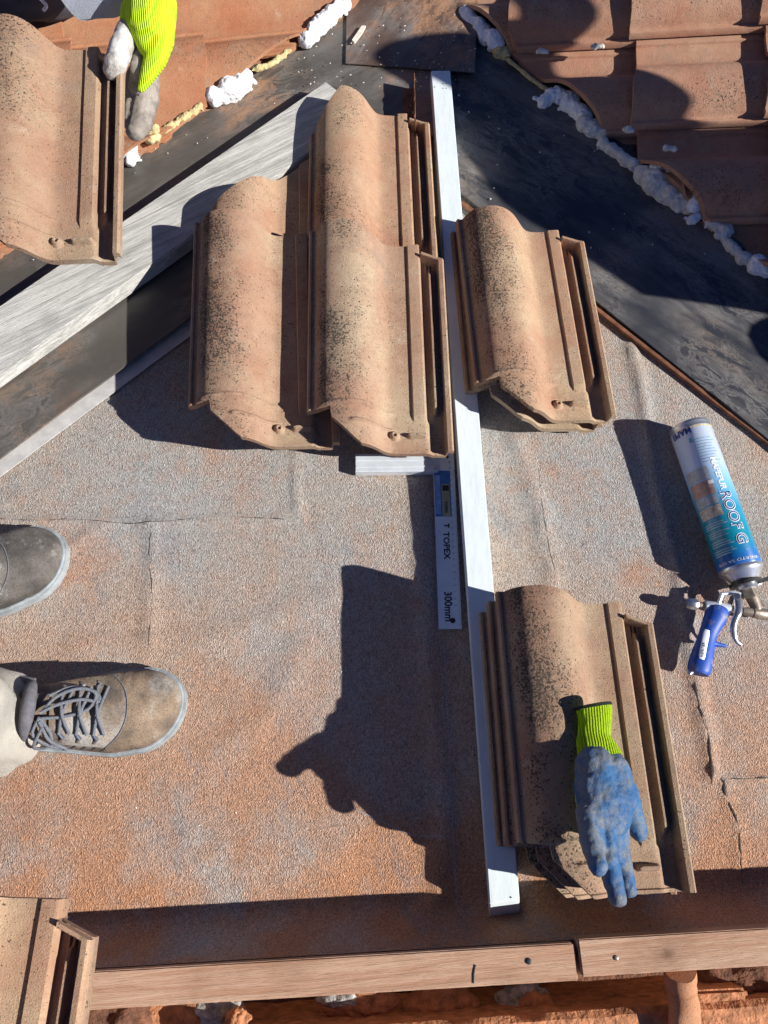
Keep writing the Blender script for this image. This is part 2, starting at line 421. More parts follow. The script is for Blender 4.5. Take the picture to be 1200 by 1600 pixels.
def sheet(name, pts, mat, z, th=.002, amp=.002, label=None, cat="flashing", n=70, ext=0):
    "a thin slightly wavy sheet over a quad of ground points (a, b, c, d), a-b one long side and d-c the other"
    a, b, c, d = [Vector((p[0], p[1], 0)) for p in pts]; bm = bmesh.new(); g = []
    for i in range(n+1):
        row = []
        for j in range(21):
            s, t = i/n, j/20; p = (a.lerp(b, s)).lerp(d.lerp(c, s), t)
            zz = z + amp*noise.noise(p*7) + amp*.5*noise.noise(p*18)
            row.append(bm.verts.new((p.x, p.y, zz)))
        g.append(row)
    for i in range(n):
        for j in range(20): bm.faces.new((g[i][j], g[i+1][j], g[i+1][j+1], g[i][j+1]))
    bmesh.ops.recalc_face_normals(bm, faces=bm.faces[:])
    if bm.faces[:][0].normal.z < 0: bmesh.ops.reverse_faces(bm, faces=bm.faces[:])
    bmesh.ops.solidify(bm, geom=bm.faces[:], thickness=th)
    o = link(name, bm, mat); seat(o, (a+c)/2)
    return tag(o, label, cat) if label else o
# left valley: pale edging, then the membrane over it
def px(*q, z=0): return [P(u, v, z) for u, v in q]
e0, e1 = P(-60, 788, .012), P(700, 222, .012); f0, f1 = P(-60, 760, .016), P(700, 200, .016)
sheet("metal_edging", [P(-60, 790, .006), P(560, 330, .006), P(560, 300, .006), P(-60, 745, .006)], M_zinc, .0075, .0015, .0006,
      "pale metal edging strip between the felt and the left membrane", "edging strip", 40)
sheet("valley_flashing", [P(-120, 805, .024), P(700, 195, .024), P(640, -140, .024), P(-120, 300, .024)], M_memL, .024, .004, .0022,
      "grey membrane smeared with orange dust under the grey board", "flashing")
sheet("valley_flashing", [P(694, 283, .012), P(1330, 790, .012), P(1400, 330, .012), P(676, -200, .012)], M_memR, .014, .004, .0022,
      "black membrane strip running down the right valley, half in shadow", "flashing")
sheet("membrane_patch", [P(540, 98, .03), P(742, 112, .03), P(752, -140, .03), P(545, -140, .03)], M_memT, .029, .0015, .002,
      "square patch of dusted membrane at the top where the valleys meet", "flashing")
# rusty fold along right felt edge
bm = bmesh.new()
pts = [P(722, 318, .006), P(925, 478, .006), P(1060, 583, .006), P(1330, 792, .006)]
tube(bm, spline(pts, 10), .006, 8, flat=.8)
tag(seat(link("edge_trim", bm, M_rust), P(925, 478, .006)), "rusty brown trim along the felt beside the right membrane", "edging strip")

# ------------------------------------------------------------------ timber
def board(name, quad, z0, z1, mat, label, cat, bev=.002, cuts=60):
    bm = bmesh.new(); prism(bm, quad, z0, z1)
    bmesh.ops.bevel(bm, geom=bm.edges[:], offset=bev, segments=2, affect='EDGES')
    o = link(name, bm, mat, angle=50); c = sum((Vector(q).to_3d() if len(q) == 2 else Vector(q) for q in quad), Vector())/len(quad)
    seat(o, (c.x, c.y, z0)); return tag(o, label, cat)
zb = .060
u0, u1 = P(-80, 532, zb), P(509, 127, zb); l0 = P(-80, 640, zb); dirb = (u1-u0).normalized()
l1 = l0 + dirb*((u1-l0).dot(dirb))
l0 = P(-80, 640, zb)
board("timber_board", [u0.xy, l0.xy, l1.xy, u1.xy], .029, zb, M_board, "weathered grey board lying slanted across the left membrane", "board")
d = (BAT_B-BAT_A).normalized(); nrm = Vector((d.y, -d.x, 0)); wb = (P(147, 1579, .10)-P(145, 1518, .10)).length*.98
def bat(xa, xb, label, off=0, zt=.10):
    a = Vector((xa, bat_y(xa), 0)); b = Vector((xb, bat_y(xb), 0))
    return board("wooden_batten", [(a+nrm*off).xy, (a+nrm*(wb+off)).xy, (b+nrm*(wb+off)).xy, (b+nrm*off).xy], -.012, zt, M_batten, label, "batten", .0015)
J = P(900, 1478, .10)
b1 = bat(-1.15, J.x-.002, "long dusty wooden batten under the felt's lower edge, left of the joint")
b2 = bat(J.x+.002, 1.25, "paler wooden batten right of the joint with a single screw head", -.004, .104)
def screw(u, v, z, mat, r=.004):
    bm = bmesh.new(); p = P(u, v, z); tube(bm, [p+Vector((0, 0, -.006)), p+Vector((0, 0, .0006)), p+Vector((0, 0, .0014))], [r, r, r*.6], 14)
    return bm
link("knot_hole", screw(826, 1502, .1005, M_black, .0035), M_black, b1)
s_ = link("screw_head", screw(963, 1497, .1045, M_black, .0028), M_dsteel, b2)
bm = bmesh.new(); tube(bm, [P(741, 1537, .101), P(741, 1522, .101), P(744, 1508, .101)], .0009, 6)
tag(seat(link("bent_nail", bm, M_dsteel), P(741, 1530, .101)), "small bent nail lying on the left batten", "nail")

# ------------------------------------------------------------------ roof tile
TW, TL = .222, .395
KM = [(0, .040), (.010, .0440), (.024, .0445), (.031, .0425), (.040, .0424), (.052, .0440), (.068, .0510), (.09, .0580), (.12, .0648), (.15, .0690), (.2, .0722), (.255, .0738), (.31, .0735),
      (.36, .0708), (.40, .0665), (.44, .0592), (.475, .0492), (.505, .0385), (.53, .0300), (.555, .0250), (.585, .0224), (.62, .0212), (.66, .0204), (.72, .020), (.728, .0198),
      (.737, .0242), (.78, .0245), (.815, .0242), (.824, .0220), (.834, .0100), (.85, .0092), (.872, .0100), (.881, .0120), (.887, .0228), (.901, .0228), (.907, .0120),
      (.914, .0085), (.945, .0088), (.953, .018), (.960, .0315), (.990, .0325), (1.0, .029)]
KH = [(0, .036), (.10, .0565), (.15, .0638), (.2, .0668), (.255, .068), (.31, .0675), (.36, .0655), (.40, .0615), (.44, .0545), (.475, .0450), (.505, .0350), (.53, .0280), (.555, .0238),
      (.585, .0210), (.62, .0202), (.70, .0190), (.82, .0185), (.84, .016), (.86, .0110), (.90, .0088), (.945, .0088), (.953, .018), (.960, .0315), (.990, .0325), (1.0, .029)]
def lerpk(K, u):
    for (a, za), (b, zb_) in zip(K, K[1:]):
        if u <= b: return za+(zb_-za)*(u-a)/(b-a)
    return K[-1][1]
def smoothk(K, u):
    if u > .70: return lerpk(K, u)
    k = min(1, (.70-u)/.06, max(0, (u-.05)/.05)); h = .030*k
    return sum(lerpk(K, max(0, min(1, u+h*d))) * w_ for d, w_ in ((-1, .08), (-.66, .14), (-.33, .18), (0, .2), (.33, .18), (.66, .14), (1, .08)))
def sm(a, b, x):
    t = max(0, min(1, (x-a)/(b-a))); return t*t*(3-2*t)
us = sorted(set([round(k[0], 4) for k in KM] + [i/80 for i in range(1, 80)] + [.728, .737, .165, .17, .010, .017, .028, .0355, .046]))
us = [us[0]] + [b for a, b in zip(us, us[1:]) if b-a > .0025]
vs = [0, .01, .02, .03, .04]+[.045+.003*i for i in range(0, 24)]+[.12, .13] + [.14+.04*i for i in range(0, 17)]
vs = [v for v in vs if v < .79] + [.79+.0035*i for i in range(0, 60)] + [1.0]
vs = [v for v in vs if v < .998] + [1.0]
def tz(u, v):
    a, b = smoothk(KM, u), smoothk(KH, u)
    k = sm(.836, .846, v) if u < .62 else sm(.835, .875, v)
    if .872 < u < .916 and v > .80: k = max(k, sm(.80, .835, v))
    z = a+(b-a)*k
    if .875 < u < .913 and v < .16: z -= (.0128)*(1-sm(.125, .15, v))*sm(.875, .885, u)*(1-sm(.905, .913, u))
    if u > .826 and u < .97:                                   # closed upper end of the channel
        e = .05+.055*(u-.822)/.178; dd = (v-e)*TL
        if dd < .009: z = max(z, .0310*(1-sm(.006, .010, dd)) + z*sm(.006, .010, dd))
    if u < .62: z += .0026*math.exp(-((v-.831)/.006)**2)*(1-sm(.55, .62, u))*sm(0.0, .04, u)
    r2 = math.exp(-((v-.905+.02*abs(u-.45))/.0065)**2)
    z += .0052*r2*sm(.29, .33, u)*(1-sm(.57, .62, u))
    du, dv = (u-.60)*TW, (v-.925)*TL; rr = math.hypot(du, dv)
    z += .0085*(1-sm(.0045, .0085, rr)); z -= .010*(1-sm(.001, .0026, rr))
    dl = math.hypot(max(0, abs(u-.76)-.05)*TW, dv*1.2); z += .0105*(1-sm(.002, .0062, dl))
    if v > .985: z += .0034*sm(.985, .990, v)*(1 if u < .95 else 0)
    return z
def xl(v):
    if v < .8375: return 0
    if v < .842: return .165*(v-.8375)/.0045
    if v < .885: return .165+.01*(v-.842)/.043
    return .175+.20*(v-.885)/.115
def xr(v):
    if v < .05: return .822
    if v < .105: return .822+(.178)*((v-.05)/.055)
    return 1.0
def tail_skew(u, v): return .016*sm(.25, .6, u)*(1-sm(0, .25, v))
def tile_bm(seed=0):
    bm = bmesh.new(); g = []; rnd = random.Random(seed)
    for v in vs:
        row = []; a, b = xl(v), xr(v)
        for u in us:
            uu = max(a, min(b, u))
            zz = tz(uu, v) + .0006*noise.noise(Vector((uu*5+seed, v*8, 0)))
            row.append(bm.verts.new((uu*TW, -v*TL - tail_skew(uu, v), zz)))
        g.append(row)
    for i in range(len(vs)-1):
        for j in range(len(us)-1):
            bm.faces.new((g[i][j], g[i+1][j], g[i+1][j+1], g[i][j+1]))
    bmesh.ops.remove_doubles(bm, verts=bm.verts[:], dist=.00006)
    bmesh.ops.dissolve_degenerate(bm, edges=bm.edges[:], dist=.00005)
    bmesh.ops.recalc_face_normals(bm, faces=bm.faces[:])
    if sum(f.normal.z for f in bm.faces) < 0: bmesh.ops.reverse_faces(bm, faces=bm.faces[:])
    top = bm.faces[:]
    for v in bm.verts: v.normal_update()
    # underside: the same sheet dropped by the clay's thickness
    r = bmesh.ops.duplicate(bm, geom=bm.verts[:]+bm.edges[:]+bm.faces[:])
    vm = r['vert_map']; low = [x for x in r['geom'] if isinstance(x, bmesh.types.BMFace)]
    bmesh.ops.reverse_faces(bm, faces=low)
    for v in [x for x in r['geom'] if isinstance(x, bmesh.types.BMVert)]:
        v.co.z -= .0105 if v.co.z > .014 else .0078
    be = [e for f in top for e in f.edges if len(e.link_faces) == 1]
    for e in set(be):
        v1, v2 = e.verts
        try: bm.faces.new((v1, v2, vm[v2], vm[v1]))
        except Exception: pass
    bmesh.ops.recalc_face_normals(bm, faces=bm.faces[:])
    return bm
TB = tile_bm(1)
def tile_mesh(mat, cut=None):
    "cut: list of (plane point, plane normal) in tile coordinates, the side the normal points to is sawn off"
    bm = TB.copy()
    for co, no in (cut or []):
        r = bmesh.ops.bisect_plane(bm, geom=bm.verts[:]+bm.edges[:]+bm.faces[:], plane_co=co, plane_no=no, clear_outer=True)
        es = [e for e in r['geom_cut'] if isinstance(e, bmesh.types.BMEdge)]
        if es: bmesh.ops.holes_fill(bm, edges=es, sides=0)
    if not bm.faces: bm.free(); return None
    me = bpy.data.meshes.new("roof_tile"); bm.to_mesh(me); bm.free()
    me.materials.append(mat); me.shade_smooth(); me.set_sharp_from_angle(angle=R(38)); return me
ME_T = tile_mesh(M_clay)
def add_tile(mtx, me, label, group):
    o = bpy.data.objects.new("roof_tile", me); COL.objects.link(o); o.matrix_world = mtx
    return tag(o, label, "roof tile", group)
def frame(A, ddir, z, sc, pitch=0.0, roll=0.0):
    yy = -Vector((ddir.x, ddir.y, 0)).normalized(); zz = Vector((0, 0, 1)); xx = yy.cross(zz)
    m = Matrix((xx, yy, zz)).transposed()
    m = m @ Matrix.Rotation(pitch, 3, 'X') @ Matrix.Rotation(roll, 3, 'Y')
    return Matrix.Translation((A.x, A.y, z)) @ m.to_4x4() @ Matrix.Diagonal((sc, sc, sc, 1))
def two(a, b, z, me, label, group, pitch=0, roll=0, sc=None):
    A, B = P(*a, z+.040), P(*b, z+.040); dd = B-A; s = sc or dd.length/(.83*TL)
    return add_tile(frame(A, dd, z, s, pitch, roll), me, label, group)

GS = "tiles laid out beside the white straightedge"
ZL, ZU = .070, .028
a1, b1_ = P(483, 362, ZL+.040), P(478, 633, ZL+.040); dB = (b1_-a1); sB = dB.length/(.83*TL)
a2, b2_ = P(303, 348, ZL+.040), P(290, 624, ZL+.040); dA = (b2_-a2); sA = dA.length/(.83*TL)
add_tile(frame(a1, dB, ZL, sB, R(2.6)), ME_T, "speckled tile against the straightedge, just above the try square", GS)
add_tile(frame(a2, dA, ZL-.003, sA, R(2.6)), ME_T, "heavily black-speckled tile, lower left of the four laid together", GS)
a3 = P(485, 160, ZU+.040); m3 = frame(a3, dB, ZU, sB, R(-1.5))
def sawn(m, p, q, z, flip=False):
    iv = m.inverted(); c0, c1 = iv @ P(*p, z), iv @ P(*q, z); e = c1-c0; nn = Vector((-e.y, e.x, 0))
    if nn.y < 0: nn = -nn
    return (c0, nn)
add_tile(m3, tile_mesh(M_clay, [sawn(m3, (476, 218), (508, 179), ZU+.055)]), "clean pinkish tile at the top of the four, over the grey board's end", GS)
a4 = a2 + (a3-a1); m4 = frame(a4, dA, ZU, sA, R(-1.5))
q0, q1 = P(317, 342, .09), P(470, 232, .09); inv = m4.inverted()
c0, c1 = inv @ q0, inv @ q1; e = (c1-c0); nn = Vector((-e.y, e.x, 0))
if nn.y < 0: nn = -nn
add_tile(m4, tile_mesh(M_clay, [(c0, nn)]), "diagonally cut tile tucked above the black-speckled one, beside the grey board", GS)

G2 = "stack of two tiles right of the straightedge"
two((704, 364), (727, 611), .018, ME_T, "lower tile of the short stack right of the straightedge", G2)
two((712.5, 345), (741, 598), .042, ME_T, "upper tile of the short stack right of the straightedge, lichen in its pan", G2)
G3 = "stack of tiles with the glove on top"
two((748, 957), (776, 1319), .018, ME_T, "bottom tile of the stack carrying the glove", G3)
two((761, 940), (789, 1317), .056, ME_T, "middle tile of the stack carrying the glove", G3)
t3 = two((775, 925), (809, 1314), .094, ME_T, "top tile of the stack, under the blue and yellow glove", G3)
# bottom left stack on the batten
def one(a, ang, z, sc, me, label, group):
    A = P(*a, z+.020); dd = Vector((math.sin(ang), -math.cos(ang), 0)); m = frame(A, dd, z, sc)
    off = m.to_3x3() @ Vector((.73*TW, -.016, 0)); m.translation -= Vector((off.x, off.y, 0)); return add_tile(m, me, label, group)
G4 = "tiles at the lower left corner"
one((67, 1404), R(-1.5), .185, 1.06, ME_T, "upper tile resting at the lower left corner of the batten", G4)
one((76, 1404), R(-.5), .145, 1.06, ME_T, "lower tile, mostly hidden, at the lower left corner of the batten", G4)
# the tile the worker holds
ZH = .225
Ah = P(139, -60, ZH+.020); Bh = P(108, 327, ZH+.020)
mh = frame(Ah, Bh-Ah, ZH, 1.05)
cpt = P(129, 315, ZH+.02)
loc = mh.inverted() @ cpt
mh = mh @ Matrix.Translation((loc.x-.73*TW, 0, 0))
low = P(160, 404, ZH+.02); loc = mh.inverted() @ low
mh = mh @ Matrix.Translation((0, loc.y+TL, 0)) @ Matrix.Translation((0, -TL, 0)) @ Matrix.Rotation(R(4), 4, 'X') @ Matrix.Translation((0, TL, 0))
add_tile(mh, ME_T, "tan speckled tile held up in the air by the yellow-gloved hand", None)

# ------------------------------------------------------------------ tiled slopes either side
def slope(a, b, z0, phi, side):
    A, B = P(*a, z0), P(*b, z0); e = (B-A).normalized(); n = Vector((0, 0, 1)); w_ = n.cross(e)*side
    w2 = w_*math.cos(phi) + n*math.sin(phi); nn = e.cross(w2).normalized()
    if nn.z < 0: nn = -nn
    return A, e, nn
def hit(u, v, A, nn):
    d = PD(u, v); o = Vector((0, 0, CAM_H)); return o + d*((A-o).dot(nn)/d.dot(nn))
def field(cutA, cutB, z0, phi, side, p_org, p_x, p_head, rows, cols, rp, cp, mat, labels, group, sc=(1.05, 1.05, 1), cz=.05, tiltz=.020):
    A, e, nn = slope(cutA, cutB, z0, phi, side)
    O = hit(*p_org, A, nn); X = (hit(*p_x, A, nn)-O).normalized(); Y = -(hit(*p_head, A, nn)-O).normalized()
    X = (X - Y*X.dot(Y)).normalized(); Z = X.cross(Y)
    if Z.z < 0: X = -X; Z = -Z
    C1, C2 = P(*cutA, cz), P(*cutB, cz); ce = (C2-C1).normalized(); cn = Vector((ce.y, -ce.x, 0)) 
    keep = O - C1
    if cn.dot(keep) > 0: cn = -cn
    out = []
    for i in rows:
        for j in cols:
            o = O + X*(rp*i) - Y*(cp*j)
            m = Matrix((X, Y, Z)).transposed() @ Matrix.Rotation(math.atan2(tiltz, cp), 3, 'X')
            M = Matrix.Translation(o - Z*.040*sc[2]) @ m.to_4x4() @ Matrix.Diagonal((*sc, 1))
            iv = M.inverted(); co = iv @ C1; no = (M.to_3x3().transposed() @ cn).normalized()
            if (i, j) not in labels: continue
            def seen(p):
                q = M @ p; r = q-Vector((0, 0, CAM_H)); yc = r.y*ct-(-r.z)*st; zc = r.y*st+(-r.z)*ct
                if zc <= 0: return False
                return -15 < 600+FOC*r.x/zc < 1215 and -25 < 800-FOC*yc/zc < 1600 and cn.dot(q-C1) < 0
            if not any(seen(Vector((TW*a_/6, -TL*b_/8, .05))) for a_ in range(7) for b_ in range(9)): continue
            inside = [cn.dot((M @ Vector((x, y, .03)))-C1) < 0 for x in (0, TW) for y in (0, -TL)]
            if not any(inside): continue
            me = tile_mesh(mat, [(co, no)]) if not all(inside) else None
            if me is None and not all(inside): continue
            if me is None:
                if mat.name not in CACHE: CACHE[mat.name] = tile_mesh(mat)
                me = CACHE[mat.name]
            if not me.polygons: continue
            key = (i, j)
            out.append(add_tile(M, me, labels.get(key, labels.get(None)), group))
    return out
CACHE = {}
LR = {(0, 0): "brown right-slope tile in the middle column, sunlight falling across its hump",
      (1, 0): "right-slope tile cut off by the top edge, above the sun-crossed one",
      (1, 1): "tile in the top right corner of the picture",
      (1, -2): "pointed cut tile end at the top of the right valley, over the first foam lump",
      (1, -1): "large cut tile at the top of the right slope with foam scraps under its edge",
      (0, -1): "triangular cut tile in the right slope, over the white foam sausage",
      (0, 1): "tile at the right frame edge level with the sun-crossed one",
      (-1, 0): "cut tile of the right slope below the sun-crossed one, above the wide foam heap",
      (-1, -1): "small leftover tile corner in the seam beside the pale grey foam bead",
      (-1, 1): "shaded right-slope tile at the right frame edge, second from the lowest",
      (-2, 0): "lowest cut tile of the right slope, above the narrow grey foam bead",
      (-2, 1): "sliver of tile at the right frame edge, lowest on the right slope"}
field((729, 0), (1200, 408), .045, R(15), 1, (983, 199), (983, 60), (1185, 180), range(-3, 3), range(-2, 3), .206, .238, M_clay_grey, LR, "tiles on the right slope", sc=(1.2, 1.0, .95))
LL = {(0, 0): "orange left-slope tile just right of the gloved hand",
      (0, -1): "small cut left-slope tile over the big round foam lump",
      (-1, -1): "smooth orange left-slope tile at the top, over the long white foam bead",
      (-1, -2): "tip of an orange tile at the top edge, where the left valley begins",
      (-1, 0): "left-slope tile along the top edge, above the one beside the glove",
      (-1, 1): "left-slope tile at the top left, behind the worker's sleeve",
      (0, 1): "left-slope tile shaded behind the held tile's upper end",
      (1, 0): "cut left-slope tile below the gloved fingers, yellow foam under its edge",
      (1, 1): "left-slope tile hidden behind the held tile, its cut edge low",
      (2, 1): "lowest left-slope tile peeping out left of the held tile"}
field((548, 0), (215, 232), .055, R(12), -1, (318, 48), (318, 160), (220, 52), range(-2, 3), range(-2, 3), .206, .25, M_clay_orange, LL, "tiles on the left slope", sc=(1.15, 1.05, .6))

# ------------------------------------------------------------------ foam
def foam(pts, rad, mat, label, seed, lump=.5, z=.035, cat="foam"):
    rnd = random.Random(seed); z = z*.55 if pts[0][0] > 700 and 'slope' not in label and 'seam' not in label and 'corner' not in label else z; du_, dv_ = ((-5, 5) if pts[0][0] > 700 else (0, 0)) if cat == 'foam' else (0, 0)
    P3 = spline([P(u+du_, v+dv_, z if len(q_) == 0 else q_[0]) for u, v, *q_ in pts], 5); caps = []
    for i, (p, q) in enumerate(zip(P3, P3[1:])):
        r = rad*(1+lump*noise.noise(Vector((i*.55+seed*3.1, seed, 0)))*1.8)
        r = max(rad*.45, r); jit = Vector((rnd.uniform(-1, 1), rnd.uniform(-1, 1), rnd.uniform(-.4, .6)))*rad*lump*.55
        caps.append((p+jit, r, q+jit*.3, r*.9))
    for q in range(int(len(P3)*.5)):
        p = P3[rnd.randrange(len(P3))]; dv3 = Vector((rnd.uniform(-1, 1), rnd.uniform(-1, .4), rnd.uniform(-.8, .3))).normalized()
        if cat == 'foam': caps.append((p, rad*.45, p+dv3*rad*rnd.uniform(1.0, 1.7), rad*.28))
    o = blob("foam_bead", caps, mat, None, voxel=max(.0018, rad*.12), smooth=3, wrinkle=rad*.24, wscale=1.0/rad, seed=seed)
    for v in o.data.vertices:
        q = v.co*(2.6/rad); v.co += v.normal*rad*.05*noise.noise(q)
    seat(o, sum((Vector(p) for p in P3), Vector())/len(P3)); return tag(o, label, cat, "foam along the cut tiles")
foam([(735, 18), (752, 36), (768, 52), (785, 66)], .015, M_foamW, "white foam lump at the top of the right valley", 1, .8, .045)
foam([(778, 72), (790, 80), (798, 78)], .010, M_foamY, "yellow crumbly foam clump under the topmost white lump of the right valley", 2, .8, .035)
foam([(798, 88), (820, 106), (842, 124), (858, 134)], .0045, M_foamY, "thin straight yellow foam bead between two white lumps of the right valley", 3, .3, .035)
foam([(856, 152), (872, 142), (888, 152), (905, 166), (922, 180)], .014, M_foamW, "white foam sausage below the cut tile with the narrow tip", 4, .6, .04)
foam([(915, 186), (930, 196), (944, 204)], .011, M_foamG, "grey foam clump at the tail of the white foam sausage", 5, .8, .035)
foam([(946, 220), (965, 232), (985, 246), (1002, 258)], .011, M_foamG, "pale grey foam bead left of the widest foam heap", 6, .35, .035)
foam([(1008, 264), (1030, 284), (1052, 304), (1078, 320)], .016, M_foamG, "wide grey foam heap halfway down the right valley", 7, .7, .03)
foam([(1030, 262), (1050, 268), (1070, 280), (1092, 298), (1088, 318)], .014, M_foamW, "white foam ridge on top of the wide grey heap", 8, .6, .055)
foam([(1085, 338), (1098, 328), (1108, 318)], .008, M_foamW, "small white foam drip below the wide heap", 9, .6, .04)
foam([(1105, 330), (1120, 348), (1140, 352), (1128, 362)], .009, M_foamG, "ragged grey foam clump beside the small white drip", 10, .9, .04)
foam([(1136, 368), (1155, 388), (1175, 402), (1192, 408)], .0085, M_foamG, "narrow grey foam bead near the right frame edge", 11, .6, .035)
foam([(1188, 408), (1200, 414), (1215, 422)], .012, M_foamW, "white foam end at the right frame edge", 12, .6, .04)
foam([(540, 2), (525, 16), (505, 34), (488, 50)], .014, M_foamW, "long white foam bead at the top of the left valley", 13, .4, .045)
foam([(492, 56), (482, 60), (476, 62)], .011, M_foamW, "small foam curl at the lower end of the long white bead", 14, .6, .04)
foam([(452, 78), (435, 92), (415, 104), (398, 108)], .0055, M_foamY, "thin yellow foam bead between the white lumps of the left valley", 15, .7, .04)
foam([(384, 118), (375, 132), (355, 142), (336, 154)], .017, M_foamW, "big round white foam lump under the small cut brown tile", 16, .5, .04)
foam([(312, 168), (290, 182), (262, 200), (242, 210)], .0060, M_foamY, "yellow foam bead running towards the gloved hand", 17, .7, .04)
foam([(246, 203), (240, 212), (232, 218)], .009, M_foamY, "yellow foam blob below the gloved hand", 18, .8, .045)
foam([(206, 222), (206, 240), (202, 252)], .012, M_foamW, "white foam lump right of the held tile", 19, .6, .035)
# small foam remains lying on the right slope
for k, (u, v, lb) in enumerate([(848, 80, "flat foam scrap under the edge of the top right-slope tile"), (935, 72, "foam crumb in the seam near the column joint"),
                                (1136, 62, "white foam crumb in the sunlit pan of the right slope"), (1048, 232, "pale foam crumb on the shaded pan of the right slope"),
                                (983, 203, "foam squeezed out at the corner of the sun-patched tile")]):
    o = foam([(u-8, v), (u, v), (u+7, v+2)], .0042, M_foamG if k != 2 else M_foamW, lb, 30+k, .7, .075 if k < 3 else .085, "foam scrap")
# splinter, fin
bm = bmesh.new(); prism(bm, [P(555, 92).xy, P(551, 88).xy, P(566, 66).xy, P(572, 66).xy, P(567, 76).xy], .033, .037)
tag(seat(link("wood_splinter", bm, M_splinter, smooth=False), P(562, 80, .033)), "pale pointed splinter on the dusty patch at the top", "splinter")
bm = bmesh.new()
za, zc = .026, .062
pa, pb = P(650, 196, zc), P(648, 114, zc)
for k in range(12):
    t0, t1 = k/12, (k+1)/12
    for (s0, s1) in ((t0, t1),):
        a, b = pa.lerp(pb, s0), pa.lerp(pb, s1); j0, j1 = .003*noise.noise(Vector((s0*9, 0, 0))), .003*noise.noise(Vector((s1*9, 0, 0)))
        h0, h1 = zc+.008*noise.noise(Vector((s0*11, 2, 0)))*(s0 > .6), zc+.008*noise.noise(Vector((s1*11, 2, 0)))*(s1 > .6)
        v = [bm.verts.new(c) for c in ((a.x+j0, a.y, za), (b.x+j1, b.y, za), (b.x+j1, b.y, h1), (a.x+j0, a.y, h0))]; bm.faces.new(v)
        v2 = [bm.verts.new(c) for c in ((a.x+j0-.022, a.y, za+.001), (b.x+j1-.022, b.y, za+.001))]; bm.faces.new((v2[0], v2[1], v[1], v[0]))
bmesh.ops.remove_doubles(bm, verts=bm.verts[:], dist=.0001); bmesh.ops.solidify(bm, geom=bm.faces[:], thickness=.0015)
tag(seat(link("metal_angle", bm, M_rust), (pa.x, (pa.y+pb.y)/2, za)), "rusty upright metal angle between the top tile and the straightedge's end", "metal angle")
# grit and crumbs nobody could count
bm = bmesh.new(); rnd = random.Random(3)
for k in range(420):
    if k < 150: u, v = rnd.uniform(400, 760), rnd.gauss(95, 45); z = .034
    elif k < 180: u, v = rnd.uniform(760, 1150), rnd.uniform(150, 400); z = .018
    elif k < 260: u, v = rnd.uniform(40, 500), rnd.uniform(200, 420); z = .028
    else: u, v = rnd.uniform(20, 1190), rnd.uniform(600, 1400); z = None
    p = P(u, v, z or 0)
    if z is None: p.z = felt_z(p.x, p.y)+.0006
    ball(bm, p, rnd.uniform(.0004, .0016 if z else .0011), 1, (rnd.uniform(.7, 2), 1, .6), Matrix.Rotation(rnd.uniform(0, 3), 3, 'Z'))
tag(link("foam_crumbs", bm, M_foamG), kind="stuff", label="pale crumbs and grit scattered over the felt and membrane", cat="crumbs")
# chalk line snapped on the felt
def online(pts, r, z=.0012):
    out = []
    for p in spline([P(*q) for q in pts], 14): out.append(Vector((p.x, p.y, felt_z(p.x, p.y)+z)))
    return out
M_chalk = simple("blue_chalk", (.34, .38, .46), .95, 0, .5, 400)
bm = bmesh.new(); tube(bm, online([(693, 1000), (700, 1130), (706, 1270), (714, 1410)], 0, .0002), .0007, 5)
tag(link("chalk_line", bm, M_chalk), "faint blue chalk line on the shaded felt along the straightedge", "chalk line")
bm = bmesh.new(); tube(bm, online([(546, 1262), (590, 1280), (640, 1303), (705, 1308)], 0, .0002), .0006, 5)
tag(link("chalk_line", bm, M_chalk), "faint curved chalk mark inside the hand-shaped shadow", "chalk line")
M_crack = simple("bitumen_crack", (.07, .062, .058), .8, 0, .4, 200)
for pts, r, lb in [([(1082, 1058), (1090, 1100), (1104, 1150), (1112, 1225)], .0016, "dark cracked seam in the felt below the foam gun"),
                   ([(1003, 555), (1012, 600), (1018, 650)], .0012, "short dark crack in the felt above the foam can's shadow"),
                   ([(-20, 810), (60, 814), (120, 812), (200, 819), (260, 815), (340, 808), (445, 812)], .0009, "faint dark lap line across the felt above the boots"),
                   ([(237, 822), (234, 870), (238, 930), (233, 1010)], .0008, "faint vertical crease line in the felt right of the upper boot"),
                   ([(838, 700), (846, 790), (856, 850), (868, 905)], .0009, "faint crease line in the felt between the two right stacks"),
                   ([(1128, 1216), (1160, 1217), (1215, 1214)], .0011, "dark edge of a felt patch at the right frame edge"),
                   ([(1128, 1216), (1136, 1250), (1152, 1290), (1160, 1380)], .0013, "crooked vertical crack at the right, under the felt patch edge")]:
    bm = bmesh.new(); pp = [p+Vector((.0015*noise.noise(p*90), 0, -.0002)) for p in online(pts, 0, .0001)]; tube(bm, pp, [max(.0002, r*(.55+1.3*noise.noise(p*70))) for p in pp], 5, flat=.4)
    tag(link("felt_crack", bm, M_crack), lb, "crack")

# ------------------------------------------------------------------ straightedge
zt = .052
L0, L1, R0, R1 = P(673.5, 110, zt), P(765, 1413, zt), P(703.5, 110, zt), P(812, 1405, zt)
bm = bmesh.new()
